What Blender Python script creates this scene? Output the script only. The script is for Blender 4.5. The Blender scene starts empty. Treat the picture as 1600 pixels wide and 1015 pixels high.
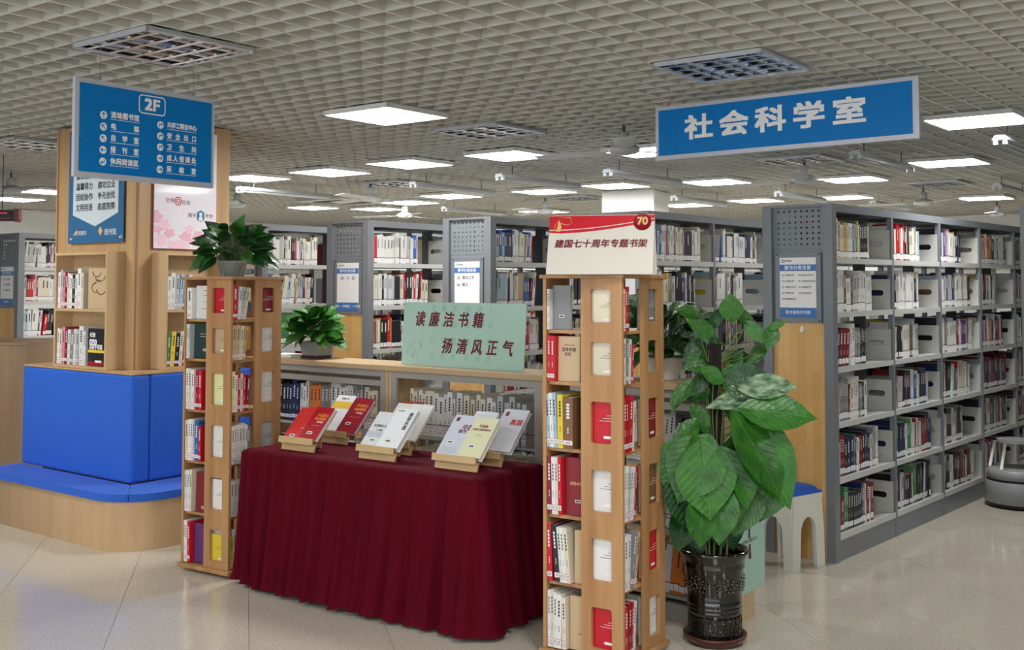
import bpy, math, random
from mathutils import Matrix, Vector
random.seed(7)
R_ = math.radians
sc = bpy.context.scene
COL = sc.collection

# ------------------------------------------------------------------ camera, world, exposure
CAMH = 1.55; F = 1700.0; CX = 800.0; CY = 363.0; PITCH = R_(2.67)
cam_d = bpy.data.cameras.new('camera'); cam = bpy.data.objects.new('camera', cam_d); COL.objects.link(cam)
cam.location = (0, 0, CAMH); cam.rotation_euler = (R_(90) + PITCH, 0, 0)
cam_d.sensor_width = 36; cam_d.lens = F / 1600 * 36; cam_d.shift_y = -(507.5 - CY) / 1600
cam_d.clip_end = 100
sc.camera = cam
w = bpy.data.worlds.new('world'); sc.world = w; w.use_nodes = True
w.node_tree.nodes['Background'].inputs[0].default_value = (0.8, 0.9, 1, 1)
w.node_tree.nodes['Background'].inputs[1].default_value = 3.2
sc.view_settings.view_transform = 'Standard'; sc.view_settings.look = 'None'
sc.view_settings.gamma = 1; sc.view_settings.exposure = 0.12
LIGHT = 36.0
cp, sp = math.cos(PITCH), math.sin(PITCH)
def ray(x, y):
    a = (x - CX) / F; b = -(y - CY) / F
    return Vector((a, cp - b * sp, sp + b * cp))
def atz(x, y, z):
    r = ray(x, y); t = (z - CAMH) / r.z
    return Vector((r.x * t, r.y * t, z))
def aty(x, y, Y):
    r = ray(x, y); t = Y / r.y
    return Vector((r.x * t, Y, CAMH + r.z * t))
def onplane(x, y, p, n):
    r = ray(x, y); o = Vector((0, 0, CAMH)); t = (Vector(p) - o).dot(n) / r.dot(n)
    return o + r * t

# ------------------------------------------------------------------ helpers
def tag(o, label=None, cat=None, group=None, kind=None):
    if label: o['label'] = label
    if cat: o['category'] = cat
    if group: o['group'] = group
    if kind: o['kind'] = kind
    return o
def frame(x, y, z=0.0, deg=0.0):
    return Matrix.Translation((x, y, z)) @ Matrix.Rotation(R_(deg), 4, 'Z')
def empty(name, M, label=None, cat=None, group=None, kind=None):
    o = bpy.data.objects.new(name, None); COL.objects.link(o); o.matrix_world = M
    o.empty_display_size = 0.1
    return tag(o, label, cat, group, kind)
def link(name, me, parent=None, M=None):
    o = bpy.data.objects.new(name, me); COL.objects.link(o)
    if parent: o.parent = parent
    if M is not None: o.matrix_local = M if parent else M
    return o
class MB:
    def __init__(s): s.v = []; s.f = []; s.m = []; s.sm = []
    def add(s, vs, fs, m=0, M=None, smooth=False):
        b = len(s.v)
        for p in vs:
            s.v.append(tuple(M @ Vector(p)) if M is not None else tuple(p))
        for f in fs: s.f.append([i + b for i in f]); s.m.append(m); s.sm.append(smooth)
        return s
    def box(s, x0, x1, y0, y1, z0, z1, m=0, M=None):
        return s.add([(x0,y0,z0),(x1,y0,z0),(x1,y1,z0),(x0,y1,z0),(x0,y0,z1),(x1,y0,z1),(x1,y1,z1),(x0,y1,z1)],
              [(0,3,2,1),(4,5,6,7),(0,1,5,4),(1,2,6,5),(2,3,7,6),(3,0,4,7)], m, M)
    def quad(s, a, b, c, d, m=0, M=None): return s.add([a,b,c,d],[(0,1,2,3)],m,M)
    def prism(s, pts, y0, y1, m=0, M=None, smooth=False):     # polygon in xz, extruded along y
        n = len(pts)
        vs = [(p[0], y0, p[1]) for p in pts] + [(p[0], y1, p[1]) for p in pts]
        fs = [tuple(range(n)), tuple(range(2*n-1, n-1, -1))] + [(i, i+n, (i+1)%n+n, (i+1)%n) for i in range(n)]
        return s.add(vs, fs, m, M, smooth)
    def zprism(s, pts, z0, z1, m=0, M=None, smooth=False):
        n = len(pts)
        s.add([(p[0], p[1], z0) for p in pts] + [(p[0], p[1], z1) for p in pts], [tuple(range(n-1,-1,-1)), tuple(range(n, 2*n))], m, M)
        return s.add([(p[0], p[1], z0) for p in pts] + [(p[0], p[1], z1) for p in pts], [(i, (i+1)%n, (i+1)%n+n, i+n) for i in range(n)], m, M, smooth)
    def lathe(s, prof, n=32, m=0, M=None, smooth=True):
        vs = []; fs = []
        for r, z in prof:
            for i in range(n):
                a = 2*math.pi*i/n; vs.append((r*math.cos(a), r*math.sin(a), z))
        for j in range(len(prof)-1):
            for i in range(n):
                fs.append((j*n+i, j*n+(i+1)%n, (j+1)*n+(i+1)%n, (j+1)*n+i))
        return s.add(vs, fs, m, M, smooth)
    def tube(s, pts, r, n=6, m=0, r2=None):
        pts = [Vector(p) for p in pts]; vs = []; fs = []
        for k, p in enumerate(pts):
            d = (pts[min(k+1, len(pts)-1)] - pts[max(k-1, 0)]).normalized()
            a = d.cross(Vector((0,0,1)) if abs(d.z) < .9 else Vector((1,0,0))).normalized(); b = d.cross(a)
            rr = r if r2 is None else r + (r2-r)*k/(len(pts)-1)
            for i in range(n):
                t = 2*math.pi*i/n; vs.append(p + a*rr*math.cos(t) + b*rr*math.sin(t))
        for k in range(len(pts)-1):
            for i in range(n): fs.append((k*n+i, k*n+(i+1)%n, (k+1)*n+(i+1)%n, (k+1)*n+i))
        fs.append(tuple(range(n))); fs.append(tuple(range(len(pts)*n-1, len(pts)*n-n-1, -1)))
        return s.add(vs, fs, m, None, True)
    def mesh(s, name, mats):
        me = bpy.data.meshes.new(name); me.from_pydata(s.v, [], s.f)
        for m in (mats if isinstance(mats, (list, tuple)) else [mats]): me.materials.append(m)
        me.polygons.foreach_set('material_index', s.m); me.polygons.foreach_set('use_smooth', s.sm)
        me.update(); return me
    def build(s, name, mats, parent=None, M=None, bevel=0):
        o = link(name, s.mesh(name, mats), parent, M)
        if bevel:
            b = o.modifiers.new('bevel', 'BEVEL'); b.width = bevel; b.segments = 2; b.limit_method = 'ANGLE'
        return o
def mat(name, rgb, rough=.5, metal=0, spec=.5, emit=0, noise=None, sheen=0, coat=0, trans=0):
    m = bpy.data.materials.new(name); m.use_nodes = True; nt = m.node_tree; b = nt.nodes['Principled BSDF']
    b.inputs['Base Color'].default_value = (*rgb, 1); b.inputs['Roughness'].default_value = rough
    b.inputs['Metallic'].default_value = metal; b.inputs['Specular IOR Level'].default_value = spec
    if sheen: b.inputs['Sheen Weight'].default_value = sheen; b.inputs['Sheen Roughness'].default_value = .4
    if coat: b.inputs['Coat Weight'].default_value = coat; b.inputs['Coat Roughness'].default_value = .06
    if trans: b.inputs['Transmission Weight'].default_value = trans
    if emit:
        b.inputs['Emission Color'].default_value = (*rgb, 1); b.inputs['Emission Strength'].default_value = emit
    if noise:
        sx, sy, sz, amt, rgb2 = noise
        tc = nt.nodes.new('ShaderNodeTexCoord'); mp = nt.nodes.new('ShaderNodeMapping'); mp.inputs['Scale'].default_value = (sx, sy, sz)
        nz = nt.nodes.new('ShaderNodeTexNoise'); nz.inputs['Scale'].default_value = 1; nz.inputs['Detail'].default_value = 5
        rp = nt.nodes.new('ShaderNodeMapRange'); rp.inputs[1].default_value = .3; rp.inputs[2].default_value = .7; rp.inputs[4].default_value = amt
        mx = nt.nodes.new('ShaderNodeMix'); mx.data_type = 'RGBA'
        mx.inputs[6].default_value = (*rgb, 1); mx.inputs[7].default_value = (*rgb2, 1)
        nt.links.new(tc.outputs['Object'], mp.inputs[0]); nt.links.new(mp.outputs[0], nz.inputs['Vector'])
        nt.links.new(nz.outputs[0], rp.inputs[0]); nt.links.new(rp.outputs[0], mx.inputs[0]); nt.links.new(mx.outputs[2], b.inputs['Base Color'])
    return m
def lin(r, g, b):
    f = lambda c: (c/255/12.92) if c/255 <= .04045 else ((c/255+.055)/1.055)**2.4
    return (f(r), f(g), f(b))

M = {}
M['ply'] = mat('birch_ply', lin(206,176,136), .42, noise=(3,3,.6,.8,lin(190,158,118)))
M['oakv'] = mat('spinner_wood', lin(190,146,98), .4, noise=(14,14,1.2,1,lin(160,114,70)))
M['clad'] = mat('wood_cladding', lin(200,164,120), .42, noise=(22,22,.8,1,lin(182,146,102)))
M['bench'] = mat('bench_laminate', lin(205,172,132), .35, noise=(12,12,1,1,lin(194,158,116)))
M['panelwood'] = None
M['top'] = mat('counter_wood', lin(214,186,148), .3, noise=(2,14,2,1,lin(200,168,126)))
M['desk'] = mat('desk_wood', lin(150,122,90), .45, noise=(10,10,1,1,lin(134,106,76)))
M['bamboo'] = mat('bamboo', lin(208,178,128), .4, noise=(6,30,30,1,lin(188,154,104)))
M['steel'] = mat('grey_enamel', lin(126,131,137), .36, .15)
M['steel_dark'] = mat('dark_enamel', lin(70,74,80), .45, .1)
M['perf'] = mat('perforated_enamel', lin(128,134,138), .45, .1)
M['shelfwhite'] = mat('pale_enamel', lin(196,198,196), .4)
M['plate'] = mat('bookend_white', lin(186,186,180), .45)
M['framegrey'] = mat('counter_frame', lin(166,164,154), .45)
M['white'] = mat('white', lin(232,232,230), .5)
M['paper'] = mat('paper', lin(240,240,240), .6)
M['pages'] = mat('pages', lin(214,206,188), .8)
M['black'] = mat('black', lin(24,24,26), .5)
M['ink'] = mat('ink', lin(52,50,54), .6)
M['blue'] = mat('sign_blue', lin(0,122,200), .35, spec=.25)
M['blue2'] = mat('poster_blue', lin(52,108,154), .3, coat=.6)
M['cardblue'] = mat('card_blue', lin(62,118,186), .4)
M['alu'] = mat('sign_aluminium', lin(205,208,216), .35, .3)
M['chrome'] = mat('chrome', (.8,.8,.8), .12, 1)
M['mirror'] = mat('louver_mirror', (.88,.88,.88), .28, 1)
M['cushion'] = mat('blue_fabric', lin(32,98,206), .75, noise=(260,260,260,.5,lin(26,84,184)), sheen=.1)
M['velvet'] = mat('red_velvet', lin(90,1,23), .75, noise=(14,14,1.2,.7,lin(72,1,18)), sheen=.08, spec=.08)
M['velvet'].node_tree.nodes['Principled BSDF'].inputs['Sheen Tint'].default_value = (.9,.12,.25,1)
M['rib'] = mat('ceiling_rib', lin(206,205,196), .6)
M['void'] = mat('plenum', lin(42,42,42), .9)
M['wall'] = mat('wall_paint', lin(226,228,226), .7)
M['tube'] = mat('lamp_tube', lin(190,194,196), .4)
M['diff'] = mat('lit_diffuser', (1, .985, .97), .5, emit=LIGHT)
M['red'] = mat('print_red', lin(196,22,40), .45)
M['darkred'] = mat('print_darkred', lin(150,20,36), .5)
M['gold'] = mat('print_gold', lin(226,180,110), .4)
M['mint'] = mat('mint_board', lin(178,214,200), .55)
M['mintdark'] = mat('mint_watermark', lin(150,194,184), .55)
M['maroon'] = mat('text_maroon', lin(112,14,34), .5)
M['signcream'] = mat('sign_paper', lin(214,208,196), .7)
M['pink'] = mat('print_pink', lin(240,184,206), .4)
M['pinkbg'] = mat('print_pinkwhite', lin(240,236,244), .3, coat=.6)
M['greypale'] = mat('print_pale', lin(206,218,222), .4)
M['soil'] = mat('soil', lin(40,30,22), .95)
M['pot'] = mat('black_glaze', lin(10,10,10), .1, coat=.8)
M['saucer'] = mat('brown_glaze', lin(74,34,26), .3)
M['coir'] = mat('moss_pole', lin(14,11,11), .95, noise=(60,60,8,1,lin(26,20,18)))
M['signwhite'] = mat('sign_white', (.93,.93,.93), .5)
M['stem'] = mat('stem_green', lin(86,104,52), .6)
def leafmat(name, c1, c2, vein, rough=.36, stripes=0):
    m = mat(name, c1, rough); nt = m.node_tree; b = nt.nodes['Principled BSDF']; N = nt.nodes.new; L = nt.links.new
    def mth(op, a, c=None, d=None):
        n = N('ShaderNodeMath'); n.operation = op
        for i, v in enumerate((a, c, d)):
            if v is None: continue
            if isinstance(v, (int, float)): n.inputs[i].default_value = v
            else: L(v, n.inputs[i])
        return n.outputs[0]
    tc = N('ShaderNodeTexCoord'); sp_ = N('ShaderNodeSeparateXYZ'); L(tc.outputs['Object'], sp_.inputs[0])
    ax = mth('ABSOLUTE', sp_.outputs[0]); nz = N('ShaderNodeTexNoise'); nz.inputs['Scale'].default_value = 4; nz.inputs['Detail'].default_value = 3; L(tc.outputs['Object'], nz.inputs['Vector'])
    ph = mth('MULTIPLY', mth('SUBTRACT', sp_.outputs[1], mth('MULTIPLY', ax, .9)), 52.0)
    side = mth('MULTIPLY', mth('SUBTRACT', mth('SINE', ph), .86), 5.0)
    midr = mth('MULTIPLY', mth('SUBTRACT', .016, ax), 90.0)
    v = N('ShaderNodeClamp'); L(mth('MAXIMUM', side, midr), v.inputs[0])
    mx = N('ShaderNodeMix'); mx.data_type = 'RGBA'; mx.inputs[6].default_value = (*c1,1); mx.inputs[7].default_value = (*c2,1)
    mr = N('ShaderNodeMapRange'); mr.inputs[1].default_value = .38; mr.inputs[2].default_value = .62; L(nz.outputs[0], mr.inputs[0]); L(mr.outputs[0], mx.inputs[0])
    m2 = N('ShaderNodeMix'); m2.data_type = 'RGBA'; m2.inputs[7].default_value = (*vein,1); L(mx.outputs[2], m2.inputs[6]); L(mth('MULTIPLY', v.outputs[0], .3), m2.inputs[0])
    L(m2.outputs[2], b.inputs['Base Color']); bp = N('ShaderNodeBump'); bp.inputs['Strength'].default_value = .35; bp.inputs['Distance'].default_value = .02
    L(mth('SUBTRACT', nz.outputs[0], v.outputs[0]), bp.inputs['Height']); L(bp.outputs[0], b.inputs['Normal'])
    return m
M['leaf'] = leafmat('leaf_green', lin(30,82,22), lin(50,112,28), lin(84,138,56))
M['leafdark'] = leafmat('leaf_dark', lin(20,58,24), lin(34,84,30), lin(60,110,54), .3)
M['potgrey'] = mat('small_pot', lin(150,158,150), .5)
M['potbase'] = mat('small_saucer', lin(74,34,38), .4)
M['stool'] = mat('stool_white', lin(218,218,208), .5)
M['fan'] = mat('fan_white', lin(184,188,190), .45)
M['stepgrey'] = mat('step_stool_enamel', lin(150,152,154), .35)
M['sticker'] = mat('label_white', lin(238,236,236), .5)
M['stickred'] = mat('label_red', lin(196,40,80), .5)
# wood end panel: staves
def staves():
    m = mat('laminated_wood', lin(222,178,112), .38); nt = m.node_tree; b = nt.nodes['Principled BSDF']
    tc = nt.nodes.new('ShaderNodeTexCoord'); br = nt.nodes.new('ShaderNodeTexBrick'); mp = nt.nodes.new('ShaderNodeMapping')
    sep = nt.nodes.new('ShaderNodeSeparateXYZ'); cmb = nt.nodes.new('ShaderNodeCombineXYZ')
    nt.links.new(tc.outputs['Object'], sep.inputs[0]); nt.links.new(sep.outputs[2], cmb.inputs[0]); nt.links.new(sep.outputs[1], cmb.inputs[1])
    nt.links.new(cmb.outputs[0], br.inputs['Vector'])
    br.inputs['Color1'].default_value = (*lin(226,184,118),1); br.inputs['Color2'].default_value = (*lin(206,158,92),1); br.inputs['Mortar'].default_value = (*lin(196,150,88),1)
    br.inputs['Scale'].default_value = 1; br.inputs['Brick Width'].default_value = .42; br.inputs['Row Height'].default_value = .045; br.inputs['Mortar Size'].default_value = .0008
    br.inputs['Bias'].default_value = -.2
    nz = nt.nodes.new('ShaderNodeTexNoise'); nz.inputs['Scale'].default_value = 6; nz.inputs['Detail'].default_value = 6
    mx = nt.nodes.new('ShaderNodeMix'); mx.data_type = 'RGBA'; mx.inputs[7].default_value = (*lin(200,152,86),1)
    mr = nt.nodes.new('ShaderNodeMapRange'); mr.inputs[1].default_value=.4; mr.inputs[2].default_value=.8; mr.inputs[4].default_value=.5
    nt.links.new(tc.outputs['Object'], nz.inputs['Vector']); nt.links.new(nz.outputs[0], mr.inputs[0]); nt.links.new(mr.outputs[0], mx.inputs[0])
    nt.links.new(br.outputs[0], mx.inputs[6]); nt.links.new(mx.outputs[2], b.inputs['Base Color'])
    return m
M['panelwood'] = staves()
# floor tile: speckled terrazzo-look vinyl, polished, slight tone change from tile to tile
def tilemat():
    m = mat('polished_tile', lin(176,168,152), .12, spec=.5); nt = m.node_tree; b = nt.nodes['Principled BSDF']
    tc = nt.nodes.new('ShaderNodeTexCoord'); geo = nt.nodes.new('ShaderNodeNewGeometry')
    n1 = nt.nodes.new('ShaderNodeTexNoise'); n1.inputs['Scale'].default_value = 90; n1.inputs['Detail'].default_value = 4
    n2 = nt.nodes.new('ShaderNodeTexNoise'); n2.inputs['Scale'].default_value = 1.3; n2.inputs['Detail'].default_value = 3
    nt.links.new(geo.outputs['Position'], n1.inputs['Vector']); nt.links.new(geo.outputs['Position'], n2.inputs['Vector'])
    mx = nt.nodes.new('ShaderNodeMix'); mx.data_type = 'RGBA'; mx.inputs[6].default_value = (*lin(186,178,162),1); mx.inputs[7].default_value = (*lin(208,201,186),1)
    mr = nt.nodes.new('ShaderNodeMapRange'); mr.inputs[1].default_value=.35; mr.inputs[2].default_value=.65
    nt.links.new(n1.outputs[0], mr.inputs[0]); nt.links.new(mr.outputs[0], mx.inputs[0])
    oi = nt.nodes.new('ShaderNodeObjectInfo'); hs = nt.nodes.new('ShaderNodeHueSaturation'); mv = nt.nodes.new('ShaderNodeMapRange')
    mv.inputs[3].default_value = .96; mv.inputs[4].default_value = 1.03
    nt.links.new(oi.outputs['Random'], mv.inputs[0]); nt.links.new(mv.outputs[0], hs.inputs['Value']); nt.links.new(mx.outputs[2], hs.inputs['Color'])
    nt.links.new(hs.outputs[0], b.inputs['Base Color'])
    r2 = nt.nodes.new('ShaderNodeMapRange'); r2.inputs[1].default_value=.3; r2.inputs[2].default_value=.7; r2.inputs[3].default_value=.07; r2.inputs[4].default_value=.14
    nt.links.new(n2.outputs[0], r2.inputs[0]); nt.links.new(r2.outputs[0], b.inputs['Roughness'])
    return m
M['tile'] = tilemat()
M['joint'] = mat('tile_joint', lin(120,110,96), .6)
# book cover: colour comes from each object
m = mat('book_cover', (.8,.8,.8), .42); oi = m.node_tree.nodes.new('ShaderNodeObjectInfo')
m.node_tree.links.new(oi.outputs['Color'], m.node_tree.nodes['Principled BSDF'].inputs['Base Color']); M['cover'] = m

# text -------------------------------------------------------------
_tc = {}
def text(s, size, material, parent, T, bold=.0, ax='CENTER', sx=1.0, name='lettering', shear=0, sp=1.0):
    """lettering standing on the local xz plane of T, readable from -y"""
    key = (s, size, material.name, bold, ax, sx, shear, sp)
    if key not in _tc:
        cu = bpy.data.curves.new('t', 'FONT'); cu.body = s; cu.size = size; cu.align_x = ax; cu.align_y = 'CENTER'
        cu.extrude = .0 if bold else .0002; cu.space_character = sp; cu.resolution_u = 2 if size < .03 else 6; cu.shear = shear
        ob = bpy.data.objects.new('t', cu); COL.objects.link(ob)
        dg = bpy.context.evaluated_depsgraph_get(); me = bpy.data.meshes.new_from_object(ob.evaluated_get(dg))
        bpy.data.objects.remove(ob)
        if bold:      # heavier strokes: shifted copies of the same glyphs in one mesh
            V = [v.co.copy() for v in me.vertices]; P = [list(q.vertices) for q in me.polygons]; vs = []; fs = []
            e = bold * size * .8
            for n, (dx, dy) in enumerate(((0,0),(e,e),(-e,e),(e,-e),(-e,-e)) if bold >= .02 else ((0,0),(e,0),(-e,0))):
                b = len(vs); vs += [(c.x+dx, c.y+dy, c.z+n*.00002) for c in V]; fs += [[i+b for i in q] for q in P]
            me = bpy.data.meshes.new('lettering'); me.from_pydata(vs, [], fs); me.update()
        me.materials.clear(); me.materials.append(material); me.name = 'lettering'
        _tc[key] = me
    o = link(name, _tc[key], parent)
    o.matrix_local = T @ Matrix.Rotation(R_(90), 4, 'X') @ Matrix.Diagonal((sx, 1, 1, 1))
    return o
def Tm(x, y, z): return Matrix.Translation((x, y, z))
# ------------------------------------------------------------------ shell
CZ = 2.62                                  # underside of the open-cell ceiling
TH = 37.8                                  # heading of the building grid
uD = Vector((math.sin(R_(TH)), math.cos(R_(TH)), 0)); vD = Vector((math.cos(R_(TH)), -math.sin(R_(TH)), 0))
RM = Matrix(((uD.x, vD.x, 0, 0), (uD.y, vD.y, 0, 0), (0, 0, -1, 0), (0, 0, 0, 1)))
U0, U1, V0, V1 = -4.0, 17.9, -15.3, 8.4
def uvp(u, v, z): return uD * u + vD * v + Vector((0, 0, z))
G = Matrix(((uD.x, -vD.x, 0, 0), (uD.y, -vD.y, 0, 0), (0, 0, 1, 0), (0, 0, 0, 1)))   # local x = u, local y = -v
floor = empty('floor', frame(0,0), kind='structure')
# slab under the tiles
MB().box(U0, U1, -V1, -V0, -.10, -.0015, 0).build('floor_slab', [M['tile']], floor, G)
tdeg = 13.7; ts = .6; td = Matrix.Rotation(R_(tdeg), 4, 'Z')
org = Vector((-2.885, 6.883, 0)); tb = MB(); e = ts/2 - .0012
tb.box(-e, e, -e, e, -.012, 0); tb.box(-e-.0012, e+.0012, -e-.0012, e+.0012, -.012, -.0012, 1)
tme = tb.mesh('tile', [M['tile'], M['joint']])
for i in range(-6, 16):
    for j in range(-10, 8):
        c = org + td @ Vector(((i + .5) * ts, (j + .5) * ts - .07, 0))
        if c.y < 3.6 or c.y > 9.6 or abs(c.x) > c.y * .52 + .5: continue
        link('tile', tme, floor, Tm(c.x, c.y, 0) @ td)
ceil = empty('ceiling', frame(0,0), kind='structure')
cell = .15; rh = .05; rt = .006
mu = MB().box(U0, U1, -rt, rt, 0, rh).mesh('rib', [M['rib']]); mv_ = MB().box(-rt, rt, -V1, -V0, 0, rh).mesh('rib', [M['rib']])
rest = MB()
k = 0
v = V0
while v < V1:
    v += cell
    if -12.2 < v < 1.8: link('rib', mu, ceil, G @ Tm(0, -v, CZ))
    else: rest.box(U0, U1, -v-rt, -v+rt, CZ, CZ+rh)
u = U0
while u < U1:
    u += cell
    if 2.0 < u < 14.5: link('rib', mv_, ceil, G @ Tm(u, 0, CZ + .0005))
    else: rest.box(u-rt, u+rt, -V1, -V0, CZ+.0005, CZ+rh)
tag(rest.build('far_rib', [M['rib']], ceil, G), kind='stuff')
MB().box(U0, U1, -V1, -V0, 3.05, 3.15).build('slab', [M['void']], ceil, G)
for nm, b in (('wall_left', (U0, U1, -V0, -V0+.15)), ('wall_right', (U0, U1, -V1-.15, -V1)), ('wall_back', (U1, U1+.15, -V1-.15, -V0+.15)), ):
    tag(MB().box(*b, -.1, 3.15).build(nm, [M['wall']], None, G), kind='structure')
# unseen wall behind the viewer; long window band added to let in daylight fill
wf = empty('wall_front', frame(0,0), kind='structure')
for nm, b in (('sill_wall', (U0-.15, U0, -V1-.15, -V0+.15, -.1, .9)), ('head_wall', (U0-.15, U0, -V1-.15, -V0+.15, 2.5, 3.15)), ('pier', (U0-.15, U0, -V1-.15, -V1+1.2, .9, 2.5)), ('pier', (U0-.15, U0, 8.5, -V0+.15, .9, 2.5))):
    MB().box(*b).build(nm, [M['wall']], wf, G)
wn = empty('fill_window', frame(0,0), kind='structure'); wb = -V1 + 1.2
n_ = 9
for i in range(n_+1):
    y = wb + (8.5-wb)*i/n_
    MB().box(U0-.10, U0-.04, y-.03, y+.03, .9, 2.5).build('fill_window_mullion', [M['alu']], wn, G)
for z in (.9, 2.44): MB().box(U0-.10, U0-.04, wb, 8.5, z, z+.06).build('fill_window_rail', [M['alu']], wn, G)
# skirting and pale top trim on the two walls in view
tag(MB().box(U0, U1, -V0-.02, -V0-.0005, CZ-.06, CZ-.002).build('trim_1', [M['white']], None, G), kind='structure')
tag(MB().box(U1-.02, U1-.0005, -V1+.01, -V0-.03, CZ-.06, CZ-.002).build('trim_2', [M['white']], None, G), kind='structure')
# white column
cc = atz(940.6, 298, CZ)
t = tag(MB().box(0, .62, 0, .62, 0, CZ-.004).build('column', [M['wall']], None, frame(cc.x, cc.y, 0, 0) @ Matrix.Rotation(R_(-TH+14), 4, 'Z')), 'white square column rising behind the grey bookcases', 'column')

# ------------------------------------------------------------------ ceiling lights
PS = .565
def panel_light(c, label, on=True, group=None):
    Mx = frame(c.x, c.y, CZ - .002, 90 - TH)
    h = PS / 2
    if on:
        t = empty('ceiling_light', Mx, label, 'ceiling light', group)
        fb = MB(); 
        for a in (0, 1, 2, 3):
            fb.box(-h, h, -h, -h+.016, -.03, -.001, 0, Matrix.Rotation(R_(90*a), 4, 'Z'))
        fb.box(-h+.01, h-.01, -h+.01, h-.01, -.008, -.0012, 0)
        fb.build('frame', [M['white']], t)
        N = 8; d = MB(); vs = []; fs = []; s = h - .016
        for i in range(N+1):
            for j in range(N+1):
                a, b = i/N*2-1, j/N*2-1
                vs.append((a*s, b*s, -.026 - .016*(1-a*a)*(1-b*b)))
        for i in range(N):
            for j in range(N): fs.append((i*(N+1)+j, i*(N+1)+j+1, (i+1)*(N+1)+j+1, (i+1)*(N+1)+j))
        d.add(vs, fs, 0, None, True).build('diffuser', [M['diff']], t)
    else:
        t = empty('louver_light', Mx, label, 'ceiling light', group)
        fb = MB()
        for a in range(4):
            fb.box(-h, h, -h, -h+.01, -.022, -.001, 0, Matrix.Rotation(R_(90*a), 4, 'Z'))
        fb.build('frame', [M['alu']], t)
        MB().box(-h+.01, h-.01, -h+.01, h-.01, -.006, -.002).build('reflector', [M['mirror']], t)
        for k in (-1, 0, 1):
            MB().tube([(-h+.02, k*.18, -.014), (h-.02, k*.18, -.014)], .006, 8).build('tube', [M['tube']], t)
        for k in (-1.5, -.5, .5, 1.5):        # long curved reflectors
            b = MB(); y = k*.18
            pr = [(y-.028, -.020), (y-.010, -.014), (y, -.007), (y+.010, -.014), (y+.028, -.020)]
            b.add([(-h+.01, p[0], p[1]) for p in pr] + [(h-.01, p[0], p[1]) for p in pr], [(i, i+1, i+6, i+5) for i in range(4)], 0, None, True)
            b.build('reflector', [M['mirror']], t)
        for k in range(5):
            x = -h + .06 + k*(PS-.12)/4
            b = MB()
            pr = [(x-.012, -.020), (x-.004, -.014), (x, -.008), (x+.004, -.014), (x+.012, -.020)]
            b.add([(p[0], -h+.01, p[1]) for p in pr] + [(p[0], h-.01, p[1]) for p in pr], [(i, i+5, i+6, i+1) for i in range(4)], 0, None, True)
            b.add([(x-.012, -h+.01, -.0205), (x+.012, -h+.01, -.0205), (x+.012, h-.01, -.0205), (x-.012, h-.01, -.0205)], [(0,1,2,3)])
            b.build('louver_blade', [M['mirror']], t)
    return t
ON = [((604,182), 'large lit ceiling panel above the middle of the room, nearest one lit'),
 ((797,244), 'lit ceiling panel above the space left of the long blue room sign'),
 ((640,257), 'lit ceiling panel just left of the one nearest the long blue sign'),
 ((515,270), 'lit ceiling panel second right of the wood column'),
 ((393,279), 'lit ceiling panel partly hidden behind the wood column on its right'),
 ((486,325), 'small lit ceiling panel far back above the second grey bookcase'),
 ((640,317), 'small lit ceiling panel right of the ceiling fan near the cassette unit'),
 ((705,307), 'small lit ceiling panel above the perforated bookcase end, middle of the room'),
 ((850,300), 'small lit ceiling panel left of the white column'),
 ((962,291), 'lit ceiling panel directly above the white column'),
 ((1119,285), 'lit ceiling panel below the left half of the long blue sign'),
 ((1530,190), 'large lit ceiling panel at the right edge, right of the long blue sign'),
 ((1483,255), 'lit ceiling panel below the right end of the long blue sign'),
 ((1333,281), 'lit ceiling panel under the long blue sign, right of the hub fan'),
 ((1181,314), 'small far lit ceiling panel above the left edge of the tall label bookcase'),
 ((1319,309), 'small far lit ceiling panel over the corner of the nearest grey bookcase'),
 ((1540,310), 'far lit ceiling panel above the far bays of the right bookcase'),
 ((75,300), 'lit ceiling panel partly hidden behind the wood column on its left'),
 ((1012,238), 'lit ceiling panel peeking out behind the left end of the long blue sign'),
 ((1072,321), 'far small lit ceiling panel just right of the white column'),
 ((850,331), 'very far lit ceiling panel low over the bookcase left of the desktop sign'),
 ((590,327), 'far lit ceiling panel behind the ceiling fan above the bookcases'),
 ((22,312), 'far lit ceiling panel at the left edge beside the fan'),]
for p, l in ON: panel_light(atz(*p, CZ-.03), l)
OFF = [((258,84), 'unlit mirrored louver ceiling light above the floor directory sign'),
 ((1145,113), 'unlit mirrored louver ceiling light above the long blue room sign'),
 ((765,211), 'unlit mirrored louver ceiling light between two lit panels, middle of the ceiling'),
 ((1253,255), 'unlit louver ceiling light just under the long blue sign'),
 ((1465,291), 'unlit louver ceiling light far back right, between two lit panels'),
 ((905,313), 'unlit louver ceiling light left of the white column'),
 ((620,291), 'unlit louver ceiling light above the ceiling fan, left middle'),
 ((50,231), 'unlit louver ceiling light left of the wood column')]
for p, l in OFF: panel_light(atz(*p, CZ-.04), l, False)
for (a, b) in ((2.6,-1.2),(2.6,-7.0),(.3,-.2),(.3,-3.0),(.3,-5.8),(-2.0,-1.5),(-2.0,-4.5),(-2.0,1.5),(2.6,1.8),(5.3,1.6),(.3,2.6)):  # unseen panels carry on the grid, added to light the room from the front
    panel_light(uvp(a, b, 0), 'unseen lit square ceiling panel added for front light, outside the picture', True, 'added ceiling panels outside the picture')
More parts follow.
